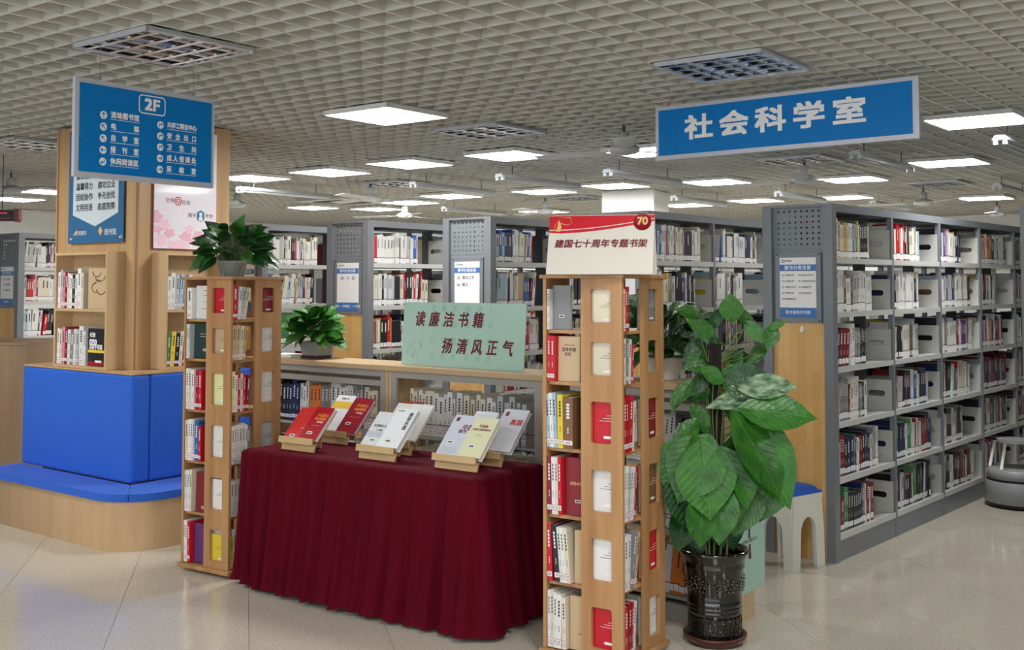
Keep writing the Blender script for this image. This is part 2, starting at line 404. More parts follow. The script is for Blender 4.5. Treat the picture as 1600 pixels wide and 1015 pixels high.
# twin-tube batten lights, unlit, slung under the grid
batt = [((779,276), 'unlit twin-tube batten light above the middle bookcases'), ((644,288), 'unlit twin-tube batten light left of the middle one'),
 ((948,269), 'unlit twin-tube batten light above the white column'), ((1335,241), 'unlit twin-tube batten light under the right half of the blue sign'),
 ((1562,218), 'unlit twin-tube batten light at the right edge, nearest the viewer'), ((1215,302), 'unlit twin-tube batten light above the label bookcase, far'),
 ((1364,317), 'small far twin-tube batten light above the right bookcase'), ((1557,291), 'far twin-tube batten light at the right edge, farther and lower one'),
 ((1052,309), 'far twin-tube batten light right of the white column'), ((693,326), 'far twin-tube batten light over the perforated bookcase end'),
 ((372,296), 'unlit twin-tube batten light right of the wood column')]
for p, l in batt:
    c = atz(*p, CZ-.12); t = empty('batten_light', frame(c.x, c.y, CZ-.12, 90-TH), l, 'ceiling light')
    b = MB(); b.add([(0,-.05,.0),(0,.05,.0),(0,.03,.03),(0,-.03,.03),(1.25,-.05,.0),(1.25,.05,.0),(1.25,.03,.03),(1.25,-.03,.03)], [(0,1,2,3),(7,6,5,4),(0,4,5,1),(1,5,6,2),(2,6,7,3),(3,7,4,0)])
    b.build('housing', [M['fan']], t)
    for s in (-1, 1):
        MB().tube([(.03, s*.03, -.016), (1.22, s*.03, -.016)], .009, 8).build('tube', [M['tube']], t)
        for x in (.01, 1.22): MB().box(x, x+.022, s*.03-.014, s*.03+.014, -.030, .002).build('lamp_holder', [M['fan']], t)
    for x in (.2, 1.05): MB().tube([(x, 0, .03), (x, 0, .118)], .004, 6).build('hanger', [M['steel_dark']], t)
# fans
fans = [((975,236), 25, 'white ceiling fan left of the long blue room sign'), ((1257,282), 10, 'white ceiling fan under the long blue sign'),
 ((1443,318), 35, 'far ceiling fan above the right bookcase'), ((1558,336), 0, 'farthest ceiling fan at the right, before the grey wall'),
 ((579,311), 12, 'ceiling fan hanging near the cassette unit left of centre'), ((632,338), 50, 'far ceiling fan just above the bookcase tops, left of centre'),
 ((17,298), 20, 'ceiling fan at the left edge beside the wood column'), ((370,321), 40, 'ceiling fan just right of the wood column'), ((852,331), 0, 'far ceiling fan left of the desktop sign')]
for p, a, l in fans:
    c = atz(*p, CZ-.18); t = empty('ceiling_fan', frame(c.x, c.y, CZ, a) @ Matrix.Diagonal((1.25,1.25,1.25,1)), l, 'fan')
    MB().tube([(0,0,-.002),(0,0,-.1)], .008, 8).build('rod', [M['steel_dark']], t)
    MB().lathe([(0,-.04),(.03,-.042),(.034,-.10),(.028,-.105),(0,-.106)], 16).build('canopy', [M['fan']], t)
    MB().lathe([(.03,-.10),(.075,-.118),(.088,-.135),(.075,-.155),(.03,-.165),(0,-.166)], 20).build('motor', [M['fan']], t)
    for k in range(3):
        b = MB(); b.add([(.08,-.018,-.14),(.14,-.02,-.14),(.17,-.055,-.147),(.56,-.06,-.150),(.57,.045,-.138),(.17,.05,-.135),(.14,.02,-.14),(.08,.018,-.14)], [tuple(range(8))])
        o = b.build('blade', [M['fan']], t, Matrix.Rotation(R_(120*k), 4, 'Z')); s = o.modifiers.new('t', 'SOLIDIFY'); s.thickness = .003
# ceiling cassette air conditioner
c = atz(535, 314, CZ-.03); t = empty('air_conditioner', frame(c.x, c.y, CZ-.002, 90-TH), 'white square cassette air conditioner in the ceiling left of centre', 'air conditioner')
MB().zprism([(-.42,-.42),(.42,-.42),(.42,.42),(-.42,.42)], -.04, 0).build('housing', [M['fan']], t, None, .01)
MB().box(-.26,.26,-.26,.26,-.05,-.038).build('grille', [M['steel_dark']], t)
for k in range(4): MB().box(-.28,.28,.31,.37,-.020,-.039).build('air_flap', [M['steel']], t, Matrix.Rotation(R_(90*k),4,'Z'))
# small red and black hanging exit display, left edge
p = aty(13, 336, 9.0); t = empty('exit_display', frame(p.x, p.y, p.z, 0), 'black hanging exit display with a dark red end cap, left edge', 'sign')
MB().box(-.14,.06,-.02,.02,-.05,.045).build('case', [M['black']], t)
MB().box(-.12,-.0,-.022,-.0201,.01,.02).build('led_text', [mat('led', lin(200,40,40), .5, emit=.6)], t)
MB().box(-.13,.03,-.022,-.0201,-.03,-.022).build('led_text', [M['darkred']], t)
MB().prism([(.06,-.055),(.085,-.06),(.1,-.04),(.1,.04),(.085,.05),(.06,.05)], -.03, .03).build('end_cap', [mat('capred', lin(110,16,34), .4)], t)
MB().tube([(-.05,0,.045),(-.05,0,CZ-p.z)], .004).build('hanger', [M['steel_dark']], t)
# ------------------------------------------------------------------ books
PAL = {'white': lin(226,226,222), 'cream': lin(220,212,190), 'pale grey': lin(184,186,186), 'grey': lin(130,132,134), 'black': lin(34,34,38),
 'navy blue': lin(34,44,88), 'blue': lin(46,98,170), 'pale blue': lin(160,190,212), 'red': lin(200,24,42), 'dark red': lin(128,28,40), 'orange': lin(226,128,40),
 'yellow': lin(230,204,60), 'green': lin(70,130,84), 'teal': lin(48,128,136), 'brown': lin(122,88,62), 'pink': lin(220,140,160), 'purple': lin(96,52,112), 'tan': lin(198,172,136), 'pale yellow': lin(226,226,168), 'dark green': lin(28,58,50)}
PN = list(PAL)
SHELFMIX = ['white']*30 + ['cream']*9 + ['pale grey']*10 + ['grey']*3 + ['black']*14 + ['navy blue']*3 + ['blue']*2 + ['pale blue']*3 + ['red']*3 + ['dark red']*3 + ['orange','yellow','yellow','green','teal','brown','pink','purple','tan','tan']
DARKMIX = ['black']*9 + ['white']*9 + ['grey']*3 + ['navy blue']*4 + ['dark red']*4 + ['cream']*4 + ['purple','teal','red','blue','pale grey','pale grey','brown','green']
LIGHTCOL = {'white','pale yellow','cream','pale grey','pale blue','yellow','tan','pink','orange'}
def book_mesh(style, dark):
    b = MB()
    b.box(0,.07,0,1,0,1,0); b.box(.93,1,0,1,0,1,0); b.box(.07,.93,0,.015,0,1,0)
    b.box(.07,.93,.015,.975,.012,.988,1)
    q = lambda x0,x1,z0,z1,m,y=-.004: b.quad((x0,y,z0),(x1,y,z0),(x1,y,z1),(x0,y,z1),m)
    if style == 'shelf':
        q(.04,.96,.06,.20,2); q(0,1,.205,.222,3,-.006)
    else:
        q(.03,.97,.075,.165,2,-.005); q(.03,.97,.070,.078,4,-.007); q(.03,.97,.160,.168,4,-.007); q(.2,.8,.1,.11,3,-.008); q(.2,.8,.125,.135,3,-.008)
    tm = 2 if dark else 3
    for k in range(6): 
        z = .86 - k*.062
        q(.34,.66,z-.022,z+.022,tm if k != 5 else 0)
    for k in range(3): q(.42,.58,.40-k*.04-.012,.40-k*.04+.012,tm)
    # small title block on the front cover (x = 0 side)
    if style != 'shelf':
        for k in range(3): b.quad((-.02,.25,.56+k*.05),(-.02,.75-.12*k,.56+k*.05),(-.02,.75-.12*k,.568+k*.05),(-.02,.25,.568+k*.05),tm)
        b.quad((-.02,.38,.24),(-.02,.62,.24),(-.02,.62,.29),(-.02,.38,.29),2)
    return b.mesh('book', [M['cover'], M['pages'], M['sticker'], M['black'], M['stickred']])
BK = {(s, d): book_mesh(s, d) for s in ('shelf', 'spin') for d in (0, 1)}
TITLE = {'shelf': None}
used_labels = {}
nbook = [0]
def thick(t): return 'thin' if t < .014 else ('thick' if t > .03 else 'slim' if t < .02 else 'medium')
ORD = ['first','second','third','fourth','fifth','sixth','seventh','eighth','ninth','tenth','eleventh','twelfth','thirteenth','fourteenth','fifteenth','sixteenth','seventeenth','eighteenth','nineteenth','twentieth','twenty-first','twenty-second','twenty-third','twenty-fourth','twenty-fifth','twenty-sixth','twenty-seventh','twenty-eighth','twenty-ninth','thirtieth','thirty-first','thirty-second','thirty-third','thirty-fourth']
def add_book(Fm, x, y, z, t, d, h, lean, col, label, group, style='spin'):
    me = BK[(style, 0 if col in LIGHTCOL else 1)]
    o = bpy.data.objects.new('book', me); COL.objects.link(o)
    z += max(0, t*math.sin(R_(lean)))
    pm = Fm @ Tm(x, y, z) @ Matrix.Rotation(R_(lean), 4, 'Y')
    o.matrix_world = pm @ Matrix.Diagonal((t, d, h, 1))
    c = PAL[col]; j = random.uniform(.9, 1.06)
    o.color = (min(1,c[0]*j), min(1,c[1]*j), min(1,c[2]*j), 1)
    tag(o, label, 'book', group); nbook[0] += 1
    return o
STUFF = MB()
SM = [M['cover_'+n] if ('cover_'+n) in M else M.setdefault('cover_'+n, mat('cover_'+n.replace(' ','_'), PAL[n], .42)) for n in PN] + [M['pages'], M['sticker'], M['black']]
NP = len(PN)
def stuff_book(Fm, x, y, z, t, d, h, lean, col):
    z += max(0, t*math.sin(R_(lean)))
    pm = Fm @ Tm(x, y, z) @ Matrix.Rotation(R_(lean), 4, 'Y') @ Matrix.Diagonal((t, d, h, 1)); c = PN.index(col)
    vs = [(0,0,0),(1,0,0),(1,1,0),(0,1,0),(0,0,1),(1,0,1),(1,1,1),(0,1,1)]
    b = len(STUFF.v); STUFF.v += [tuple(pm @ Vector(p)) for p in vs]
    for f, m in (((4,5,6,7),NP),((0,1,5,4),c),((1,2,6,5),c),((2,3,7,6),NP),((3,0,4,7),c)):
        STUFF.f.append([b+i for i in f]); STUFF.m.append(m); STUFF.sm.append(False)
    for x0,x1,z0,z1,y0,m in ((.04,.96,.06,.20,-.006,NP+1),(0,1,.205,.222,-.008,NP+2)) + (((.36,.64,.55,.86,-.006,NP+2 if col in LIGHTCOL else NP+1),) if random.random()<.55 else ()):
        b = len(STUFF.v); STUFF.v += [tuple(pm @ Vector(p)) for p in ((x0,y0,z0),(x1,y0,z0),(x1,y0,z1),(x0,y0,z1))]
        STUFF.f.append([b,b+1,b+2,b+3]); STUFF.m.append(m); STUFF.sm.append(False)
def row(x0, x1, mix, tmin=.010, tmax=.034, hmin=.20, hmax=.235, lean_p=.25, d=(.14,.17)):
    """positions of one row of upright / slightly leaning books, left to right"""
    out = []; x = x0; lean = 0; left = 0; col = random.choice(mix); run = 0
    while True:
        if run <= 0: col = random.choice(mix); run = random.choice((1,1,1,1,2,3)); bh = random.uniform(hmin, hmax); bt = tmin + (tmax-tmin)*random.random()**2
        run -= 1
        t = bt * random.uniform(.9,1.1); h = bh * random.uniform(.985,1.01)
        if left <= 0:
            left = random.randint(3, 7)
            nl = random.choice((2.5, 4, 7)) if random.random() < lean_p else 0
            if nl < lean and out: x += .0
            lean = nl
        left -= 1
        wd = t/math.cos(R_(lean))
        if x + wd + h*math.sin(R_(lean)) > x1: break
        # leaning right by 'lean': a book tilts about its lower right corner, keep clear of the one before
        out.append((x, t, random.uniform(*d), h, lean, col)); x += wd + .0008
        if left <= 0: x += h*math.sin(R_(lean))*1.02
    return out

# ------------------------------------------------------------------ double sided grey library bookcases
W = .43; BH = 2.0; BAY = .82
TIER = [.145, .455, .765, 1.075, 1.385, 1.69]
post_me = MB().box(0,.028,0,.03,0,BH).mesh('post', [M['steel']])
core_me = MB().box(0,.05,-.03,.03,.1,BH-.02).mesh('core_post', [M['steel_dark']])
shelf_b = MB(); shelf_b.box(.028, BAY, .004, W-.004, -.02, 0, 0); shelf_b.box(.028, BAY, .0, .004, -.028, .004, 0); shelf_b.box(.028, BAY, W-.004, W, -.028, .004, 0)
shelf_me = shelf_b.mesh('shelf', [M['shelfwhite']])
rail_b = MB(); rail_b.box(.028,BAY,0,.012,BH-.045,BH); rail_b.box(.028,BAY,W-.012,W,BH-.045,BH); pass
rail_me = rail_b.mesh('top_rail', [M['steel']])
topc_me = MB().box(.028,BAY,.013,W-.013,BH-.05,BH-.008).mesh('top_cover', [M['steel_dark']])
kick_b = MB(); kick_b.box(.028,BAY,.004,.014,0,.115); kick_b.box(.028,BAY,W-.014,W-.004,0,.115)
kick_me = kick_b.mesh('kick_plate', [M['steel']])
# book stop plate, perpendicular to the shelf, with an oblong hand hole
def stop_plate():
    b = MB(); D, Hh = .19, .19; n = 24; ov = []
    for i in range(n):
        a = 2*math.pi*i/n; x = .045*max(-1,min(1,1.6*math.cos(a))); 
        ov.append((D/2 + (.035 if math.cos(a)>0 else -.035) + .018*math.cos(a), .105 + .018*math.sin(a)))
    outer = []
    for i in range(n):
        a = 2*math.pi*i/n; c, s = math.cos(a), math.sin(a); k = 1/max(abs(c), abs(s))
        outer.append((D/2 + c*k*D/2, Hh/2 + s*k*Hh/2))
    for x in (0, .003):
        base = len(b.v)
        b.add([(x, p[0], p[1]) for p in outer] + [(x, p[0], p[1]) for p in ov], [(i, (i+1)%n, n+(i+1)%n, n+i) for i in range(n)])
    b.add([(x, p[0], p[1]) for x in (0,.003) for p in outer], [(i, (i+1)%n, n+(i+1)%n, n+i) for i in range(n)])
    b.add([(x, p[0], p[1]) for x in (0,.003) for p in ov], [(i, (i+1)%n, n+(i+1)%n, n+i) for i in range(n)])
    return b.mesh('stop_plate', [M['plate']])
stop_me = stop_plate()
def perf_plate():
    b = MB(); z0, z1 = 1.745, 1.985; y0, y1 = .055, W-.055; nx, nz = 8, 7; hw = .0055
    ys = [y0]; 
    for i in range(nx):
        c = y0 + .035 + (y1-y0-.07)*i/(nx-1); ys += [c-hw, c+hw]
    ys.append(y1); zs = [z0]
    for i in range(nz):
        c = z0 + .028 + (z1-z0-.05)*i/(nz-1); zs += [c-hw, c+hw]
    zs.append(z1)
    n = len(ys); vs = [(0, y, z) for z in zs for y in ys]
    fs = [(j*n+i, (j+1)*n+i, (j+1)*n+i+1, j*n+i+1) for j in range(len(zs)-1) for i in range(n-1) if not (i % 2 == 1 and j % 2 == 1)]
    b.add(vs, fs); return b.mesh('perforated_panel', [M['perf']])
perf_me = perf_plate()
endpost_b = MB(); 
endpost_me = MB().box(-.03,.028,0,.055,0,BH).mesh('end_post', [M['steel']])
woodend_me = MB().box(-.012,.0,.055,W-.055,.0,1.325).mesh('wood_panel', [M['panelwood']])
endfill_me = MB().box(-.004,.0,.055,W-.055,1.325,1.745).mesh('end_panel', [M['perf']])
capb = MB().box(-.03,.028,.055,W-.055,1.985,BH).mesh('cap', [M['steel']])
Rx = Matrix.Rotation(R_(-90), 4, 'Z')      # turns an xz drawing onto the near end (normal -x): drawing x -> local -y
def end_card(t, lines, footer, full=True):
    # drawing plane: origin at card centre; local x to the viewer's right = -y of the case
    P = Tm(-.016, W/2, 1.525) @ Rx
    MB().box(-.14,.14,-.004,.012,-.20,.20).build('card_holder', [M['steel']], t, P)
    MB().box(-.112,.112,-.006,-.0042,-.172,.172).build('card', [M['paper']], t, P)
    MB().box(-.112,.112,-.0068,-.0062,.095,.132).build('card_band', [M['cardblue']], t, P)
    MB().box(-.112,.112,-.0068,-.0062,-.172,-.115).build('card_band', [M['cardblue']], t, P)
    b = MB(); b.lathe([(.006,0),(.010,0)], 12, 0, Tm(-.092,-.0072,.152) @ Matrix.Rotation(R_(90),4,'X')); b.build('library_emblem', [M['cardblue']], t, P)
    text('图书馆', .014, M['ink'], t, P @ Tm(-.058,-.007,.152), .01)
    text('图书分类目录', .026, M['paper'], t, P @ Tm(0,-.0072,.1125), .02, sp=1.12)
    for s, x, z, sz, ax in lines: text(s, sz, M['ink'], t, P @ Tm(x,-.0072,z), .0 if sz < .018 else .01, ax)
    text(footer, .021, M['paper'], t, P @ Tm(0,-.0072,-.143), .02, sp=1.1)
    for x in (-.128,.128):
        for z in (-.188,.188): MB().lathe([(0,0),(.005,.001),(.005,.003),(0,.005)], 8, 0, Tm(x,-.004,z) @ Matrix.Rotation(R_(90),4,'X')).build('screw', [M['steel_dark']], t, P)
def bookcase(corner, deg, nb, label, card=None, lock=False, skip=()):
    """corner = near right corner on the floor; local x runs along the case away from the viewer, y across it"""
    Mx = frame(corner[0], corner[1], 0, deg)
    t = empty('library_bookcase', Mx, label, 'bookcase', 'double-sided grey metal bookcases in parallel rows')
    link('end_post', endpost_me, t); link('end_post', endpost_me, t, Tm(0, W-.055, 0))
    link('perforated_panel', perf_me, t, Tm(-.006,0,0)); link('wood_panel', woodend_me, t); link('end_panel', endfill_me, t); link('cap', capb, t)
    if card: end_card(t, *card)
    if lock:
        P = Tm(-.012, W/2-.02, 1.29) @ Rx
        MB().prism([(0,.02),(.016,0),(0,-.02),(-.016,0)], -.006, 0).build('lock', [M['white']], t, P); MB().box(-.003,.003,-.012,-.006,-.02,.0).build('key', [M['chrome']], t, P)
    for k in range(nb):
        x = k*BAY
        link('top_rail', rail_me, t, Tm(x,0,0)); link('top_cover', topc_me, t, Tm(x,0,0)); link('kick_plate', kick_me, t, Tm(x,0,0))
        link('post', post_me, t, Tm(x+BAY-.0,0,0)); link('post', post_me, t, Tm(x+BAY,W-.03,0)); link('core_post', core_me, t, Tm(x+BAY-.02,W/2,0))
        for z in TIER:
            link('shelf', shelf_me, t, Tm(x,0,z))
            link('stop_plate', stop_me, t, Tm(x+BAY-.012,.01,z))
    return Mx
def fill_case(Mx, nb, detail, back=True, name='', mixes=None):
    F2 = Mx @ Matrix.Rotation(0, 4, 'Z')
    for k in range(nb):
        for ti, z in enumerate(TIER):
            mix = (mixes or {}).get(ti, SHELFMIX) if mixes else SHELFMIX
            fill = random.uniform(.58, .93)
            books = row(k*BAY + .032, k*BAY + .03 + (BAY-.05)*fill, mix, hmin=.19, hmax=.245 if ti < 5 else .235, **(dict(tmin=.017, tmax=.045) if detail(k, ti) else {}))
            ind = detail(k, ti)
            n = 0
            for i, (x, t, d, h, lean, col) in enumerate(books):
                if ind:
                    bay = ['nearest bay', 'second bay'][min(k,1)]
                    tier = ['bottom','fifth','fourth','third','second','top'][ti]
                    lab = f"{thick(t)} {col} book, {ORD[i]} from left, {tier} shelf, {bay}, right-hand grey bookcase"
                    add_book(F2, x, .03, z+.0006, t, d, h, lean, col, lab, f'books on the {tier} shelf of the {bay}', 'shelf')
                else: stuff_book(F2, x, .03, z+.0006, t, d, h, lean, col)
            if back and k < nb-1:
                for (x, t, d, h, lean, col) in row(k*BAY+.04, k*BAY+BAY*random.uniform(.5,.95), mix, tmin=.016, tmax=.045, hmin=.18, hmax=.24, lean_p=0):
                    stuff_book(F2, x, W-.20, z+.0006, t, .16, h, 0, col)
RB = 90 - 41.0; OB = 90 - 38.0
cR = (1.815, 6.12)
lines_R = [(a, x, z, .0128, 'LEFT') for a, x, z in (('I561 英国文学',-.1,.070),('I562 爱尔兰文学',.006,.070),('I565 法国文学',-.1,.036),('I611 澳大利亚文学',.006,.036),
   ('I711 加拿大文学',-.1,.002),('I712 美国文学',.006,.002),('I777 巴西文学',-.1,-.032),('I775 哥伦比亚',.006,-.032),('I783 阿根廷文学',-.1,-.066))]
case_R = bookcase(cR, RB, 6, 'nearest grey metal bookcase on the right with a blue-and-white subject card and wooden end', (lines_R, '取书请用代书牌'), True)
def det(k, ti): return k == 0
fill_case(case_R, 6, det, True, mixes={0: DARKMIX, 1: DARKMIX, 2: DARKMIX, 3: SHELFMIX, 4: SHELFMIX, 5: SHELFMIX})
def cpt(px, py): p = atz(px, py, BH); return (p.x, p.y)
cards = [([('I3  文学',0,.06,.022,'CENTER'),('文学',0,.02,.02,'CENTER'),('文学',0,-.02,.02,'CENTER'),('文学',0,-.06,.02,'CENTER')], '世界文学'),
 ([('I25  报告文学',-.09,.062,.027,'LEFT'),('I26  散文',-.09,.014,.027,'LEFT')], '让花成花、让树成为树'),
 ([('I24   小   说',0,.06,.03,'CENTER')], '小说、一种情感、一个享受'),
 ([('文学',0,.05,.02,'CENTER')], '诗歌'), ([('I0  文学 历史',0,.06,.024,'CENTER'),('I1  世界文学',0,.01,.024,'CENTER'),('I2  中国文学',0,-.04,.024,'CENTER')], '爱书看书')]
others = [((1017,329), 5, 'grey metal bookcase behind the desktop sign and tall revolving shelf', cards[0]),
 ((771,338), 5, 'grey metal bookcase whose perforated end rises behind the green board', cards[1]),
 ((580,344), 5, 'grey metal bookcase behind the small potted plant on the low shelf', cards[2]),
 ((415,350), 4, 'grey metal bookcase just right of the wood column, end mostly hidden by leaves', cards[3]),
 ((35,363.5), 3, 'grey metal bookcase at the left edge, left of the wood column', cards[4])]
for (px, py), nb, lab, card in others:
    c = cpt(px, py); Mx = bookcase(c, OB, nb, lab, card); fill_case(Mx, nb, lambda k, t: False)
# next case to the right, only its near post shows in the picture
c = atz(1595.5, 322, BH); cc2 = Vector((c.x, c.y, 0)) + Vector((math.cos(R_(41)), -math.sin(R_(41)), 0)) * W
bookcase((cc2.x, cc2.y), RB, 2, 'grey metal bookcase cut off by the right edge, only its post in view')
# ------------------------------------------------------------------ wood column with bench, shelf boxes and posters
K = Vector((-2.313, 6.661, 0)); nV = -vD
LB, RBk, BT = 1.296, 1.15, 1.0
# frame: origin K, x = along left face towards the corner (i.e. +v), y = into the building (+u)
C = Matrix(((vD.x, uD.x, 0, K.x), (vD.y, uD.y, 0, K.y), (0, 0, 1, 0), (0, 0, 0, 1)))   # det = ?
# local coords: x<0 left along the left face, y>0 along the right face
bench = empty('column_bench', frame(K.x, K.y, 0, 0), 'blue cushioned bench with pale wood base wrapped around the wood column', 'bench')
Cl = frame(K.x, K.y, 0, 0).inverted() @ C
def rounded(x0, x1, y0, y1, r, n=10):     # corner at (x1,y0) rounded
    pts = [(x0, y1), (x0, y0)]
    for i in range(n+1):
        a = -math.pi/2 + math.pi/2*i/n; pts.append((x1 - r + r*math.cos(a), y0 + r + r*math.sin(a)))
    pts.append((x1, y1)); return pts
sL, sR = .26, .34
MB().zprism(rounded(-LB-.02, sR, -sL, RBk, .30), 0.0, .285, 0, None, True).build('base', [M['bench']], bench, Cl)
# two seat cushions meeting in a mitre at the corner
ring = rounded(-LB-.02, sR+.012, -sL-.012, RBk, .30)
mid = 2 + 5
left = [ring[0][:1] + (-.002,)] if False else [(-LB-.02, -.002), ring[1]] + ring[2:mid+1] + [(-.002, -.002)]
right = [(.002, .0)] + ring[mid:] + [(.002, RBk)]
MB().zprism(left, .286, .33, 0, None, False).build('seat_cushion', [M['cushion']], bench, Cl, .012)
MB().zprism(right, .286, .33, 0, None, False).build('seat_cushion', [M['cushion']], bench, Cl, .012)
MB().box(-LB, -.0015, 0, .13, .331, BT-.012).build('back_cushion', [M['cushion']], bench, Cl, .018)
MB().box(-.10, 0, .1315, RBk, .331, BT-.012).build('back_cushion', [M['cushion']], bench, Cl, .018)
MB().box(-.0015, 0, .0, .1315, .331, BT-.012).build('back_cushion', [M['cushion']], bench, Cl) if False else None
cor = MB().box(-.10, 0, .0, .131, .331, BT-.012)
MB().zprism([(-LB+.005,.004),(-.004,.004),(-.004,RBk),(-LB+.005,RBk)], BT-.0119, BT).build('back_ledge', [M['clad']], bench, Cl)
MB().box(-LB+.02,-.11,.14,RBk,.286,BT-.012).build('back_core', [M['bench']], bench, Cl)
# column clad in wood
a_, b_ = .155, .22; PL, PR = .94, .72
colm = empty('wood_column', frame(K.x, K.y, BT, 0), 'square column clad in pale wood behind the floor directory sign', 'column')
Co = frame(K.x, K.y, BT, 0).inverted() @ C
ch = .02
MB().zprism([(-b_-PL, a_), (-b_-ch, a_), (-b_, a_+ch), (-b_, a_+PR), (-b_-PL, a_+PR)], BT+.0005, CZ-.012).build('cladding', [M['clad']], colm, Co)
MB().box(-b_-PL-.004, -b_-PL+.012, a_-.012, a_, BT+.0005, CZ-.012).build('edge_strip', [M['clad']], colm, Co)
MB().box(-b_-.10, -b_-.004, a_-.008, a_, BT+.0005, CZ-.012).build('edge_strip', [M['clad']], colm, Co)
# ---- shelf boxes
def shelf_box(T, w, h, d, label):
    t = empty('shelf_box', T, label, 'shelf'); th = .018
    MB().box(0, w, -d, 0, 0, th).build('bottom', [M['ply']], t); MB().box(0, w, -d, 0, h-th, h).build('top', [M['ply']], t)
    MB().box(0, th, -d, 0, th, h-th).build('side', [M['ply']], t); MB().box(w-th, w, -d, 0, th, h-th).build('side', [M['ply']], t)
    MB().box(th, w-th, -.012, 0, th, h-th).build('back', [M['ply']], t)
    MB().box(th, w-th, -d, -.012, h/2-th/2, h/2+th/2).build('shelf', [M['ply']], t)
    return t
zt = BT + .0015
# left box: drawing plane = left face (normal -u), x to viewer's right = +v
pl = uvp(0,0,0); 
def on_left(px, py): return onplane(px, py, K + uD*a_, uD)
def on_right(px, py): return onplane(px, py, K - vD*b_, vD)
boxd = .135
fl = K + uD*(a_-boxd)
q0 = onplane(83, 560, fl, uD); q1 = onplane(165, 560, fl, uD); qt = onplane(83, 393, fl, uD); qt2 = onplane(165, 395, fl, uD)
wl = (q1-q0).dot(vD); hl = (qt.z + qt2.z)/2 - zt
FL = Matrix.Translation((q0 + uD*boxd - Vector((0,0,q0.z)) + Vector((0,0,zt)))) @ Matrix.Rotation(R_(-TH), 4, 'Z')
print('left box', wl, hl)
shelf_box(FL, wl, hl, boxd, 'pale wooden two-tier shelf box on the left face of the wood column')
fr = K - vD*b_ + vD*.15
q0r = onplane(257, 560, fr, vD); hr = onplane(257, 394, fr, vD).z - zt
FR = Matrix.Translation((q0r - vD*.15 + Vector((0,0,zt-q0r.z)))) @ Matrix.Rotation(R_(90-TH), 4, 'Z')
wr = .46; print('right box', wr, hr)
shelf_box(FR, wr, hr, .15, 'pale wooden two-tier shelf box on the right face of the wood column')
def rowbooks(Fm, z, y, spec, where, group, style='spin', dd=.108):
    """spec: list of (colour, thickness, height, lean)"""
    x = .022
    for i, (col, t, h, lean) in enumerate(spec):
        kind = 'picture album' if t > .08 else 'book'
        lab = f"{thick(t)} {col} book, {ORD[i]} from left on {where}"
        add_book(Fm, x, y, z, t, dd, h, lean, col, lab, group, style)
        nx = spec[i+1][3] if i+1 < len(spec) else 0
        x += t/math.cos(R_(lean)) + .001 + max(0, (lean-nx))*.0174*h*.98
def facing(Fm, x, y, z, w, h, col, lab, group, extra=None, deg=0):
    """a book standing with its front cover turned to the viewer"""
    t = empty('book', Fm @ Tm(x, y, z) @ Matrix.Rotation(R_(deg), 4, 'X'), lab, 'book', group)
    b = MB(); b.box(0, w, 0, .002, 0, h); b.box(0, w, .014, .016, 0, h); b.box(0, .003, .002, .014, 0, h)
    nm = 'cover_' + col
    b.build('cover', [SM[PN.index(col)]], t); MB().box(.003, w-.003, .002, .014, .002, h-.003).build('pages', [M['pages']], t)
    if extra: extra(t, w, h)
    return t
h2 = hl/2
rowbooks(FL, .0186, -boxd+.012, [('white',0.027,0.231,1.5),('cream',0.027,0.226,1.5),('pink',0.036,0.242,2),('dark red',0.032,0.242,2),('white',0.032,0.226,2),('grey',0.036,0.220,3),('white',0.027,0.231,3),('pale grey',0.032,0.226,3),('white',0.049,0.253,0),('white',0.027,0.220,0)], 'the lower tier, left shelf box', 'books in the left shelf box')
rowbooks(FL, h2+.0096, -boxd+.012, [('white',0.027,0.237,1.5),('pale grey',0.025,0.253,1.5),('pink',0.029,0.237,1.5),('dark red',0.027,0.237,1.5),('cream',0.027,0.231,1.5),('white',0.032,0.220,1.5),('black',0.032,0.220,1.5),('white',0.027,0.220,1.5),('white',0.040,0.259,0),('cream',0.027,0.231,0)], 'the upper tier, left shelf box', 'books in the left shelf box')
M['brownink'] = mat('brown_ink', lin(70,44,34), .6)
facing(FL, wl-.02-.225, -boxd+.02, h2+.0096, .22, .26, 'tan', 'tan picture book with brown brush drawing standing cover-out in the left shelf box', 'books in the left shelf box',
       lambda t,w,h: [MB().tube([(w*(cx+rx*math.cos(R_(a))), -.001, h*(cz+rz*math.sin(R_(a)))) for a in range(a0, a1, 12)], .0035, 5, 0, .0015).build('brush_drawing', [M['brownink']], t)
                      for cx, cz, rx, rz, a0, a1 in ((.45,.95,.22,.16,190,350),(.62,.8,.25,.12,200,380),(.42,.52,.22,.12,90,300),(.68,.50,.24,.14,190,400),(.5,.66,.10,.05,0,200))])
def blk(t, w, h):
    text('纪录', .032, M['paper'], t, Tm(w*.1,-.001,h*.82), .03, 'LEFT'); text('0750', .052, M['paper'], t, Tm(w*.08,-.001,h*.62), .05, 'LEFT', .8)
    text('从新手到高', .036, M['paper'], t, Tm(w*.06,-.001,h*.5), .03, 'LEFT', .85); MB().box(0,w,-.001,-.0002,h*.36,h*.43).build('yellow_band',[SM[PN.index('yellow')]],t)
    MB().box(0,w*.98,-.001,-.0002,h*.02,h*.13).build('red_band',[M['darkred']],t); MB().box(w*.4,w*.75,-.002,-.0012,h*.1,h*.16).build('barcode_label',[M['sticker']],t)
facing(FL, wl-.02-.215, -boxd+.02, .0186, .21, .24, 'black', 'black computer book with yellow band standing cover-out in the left shelf box', 'books in the left shelf box', blk)
hr2 = hr/2
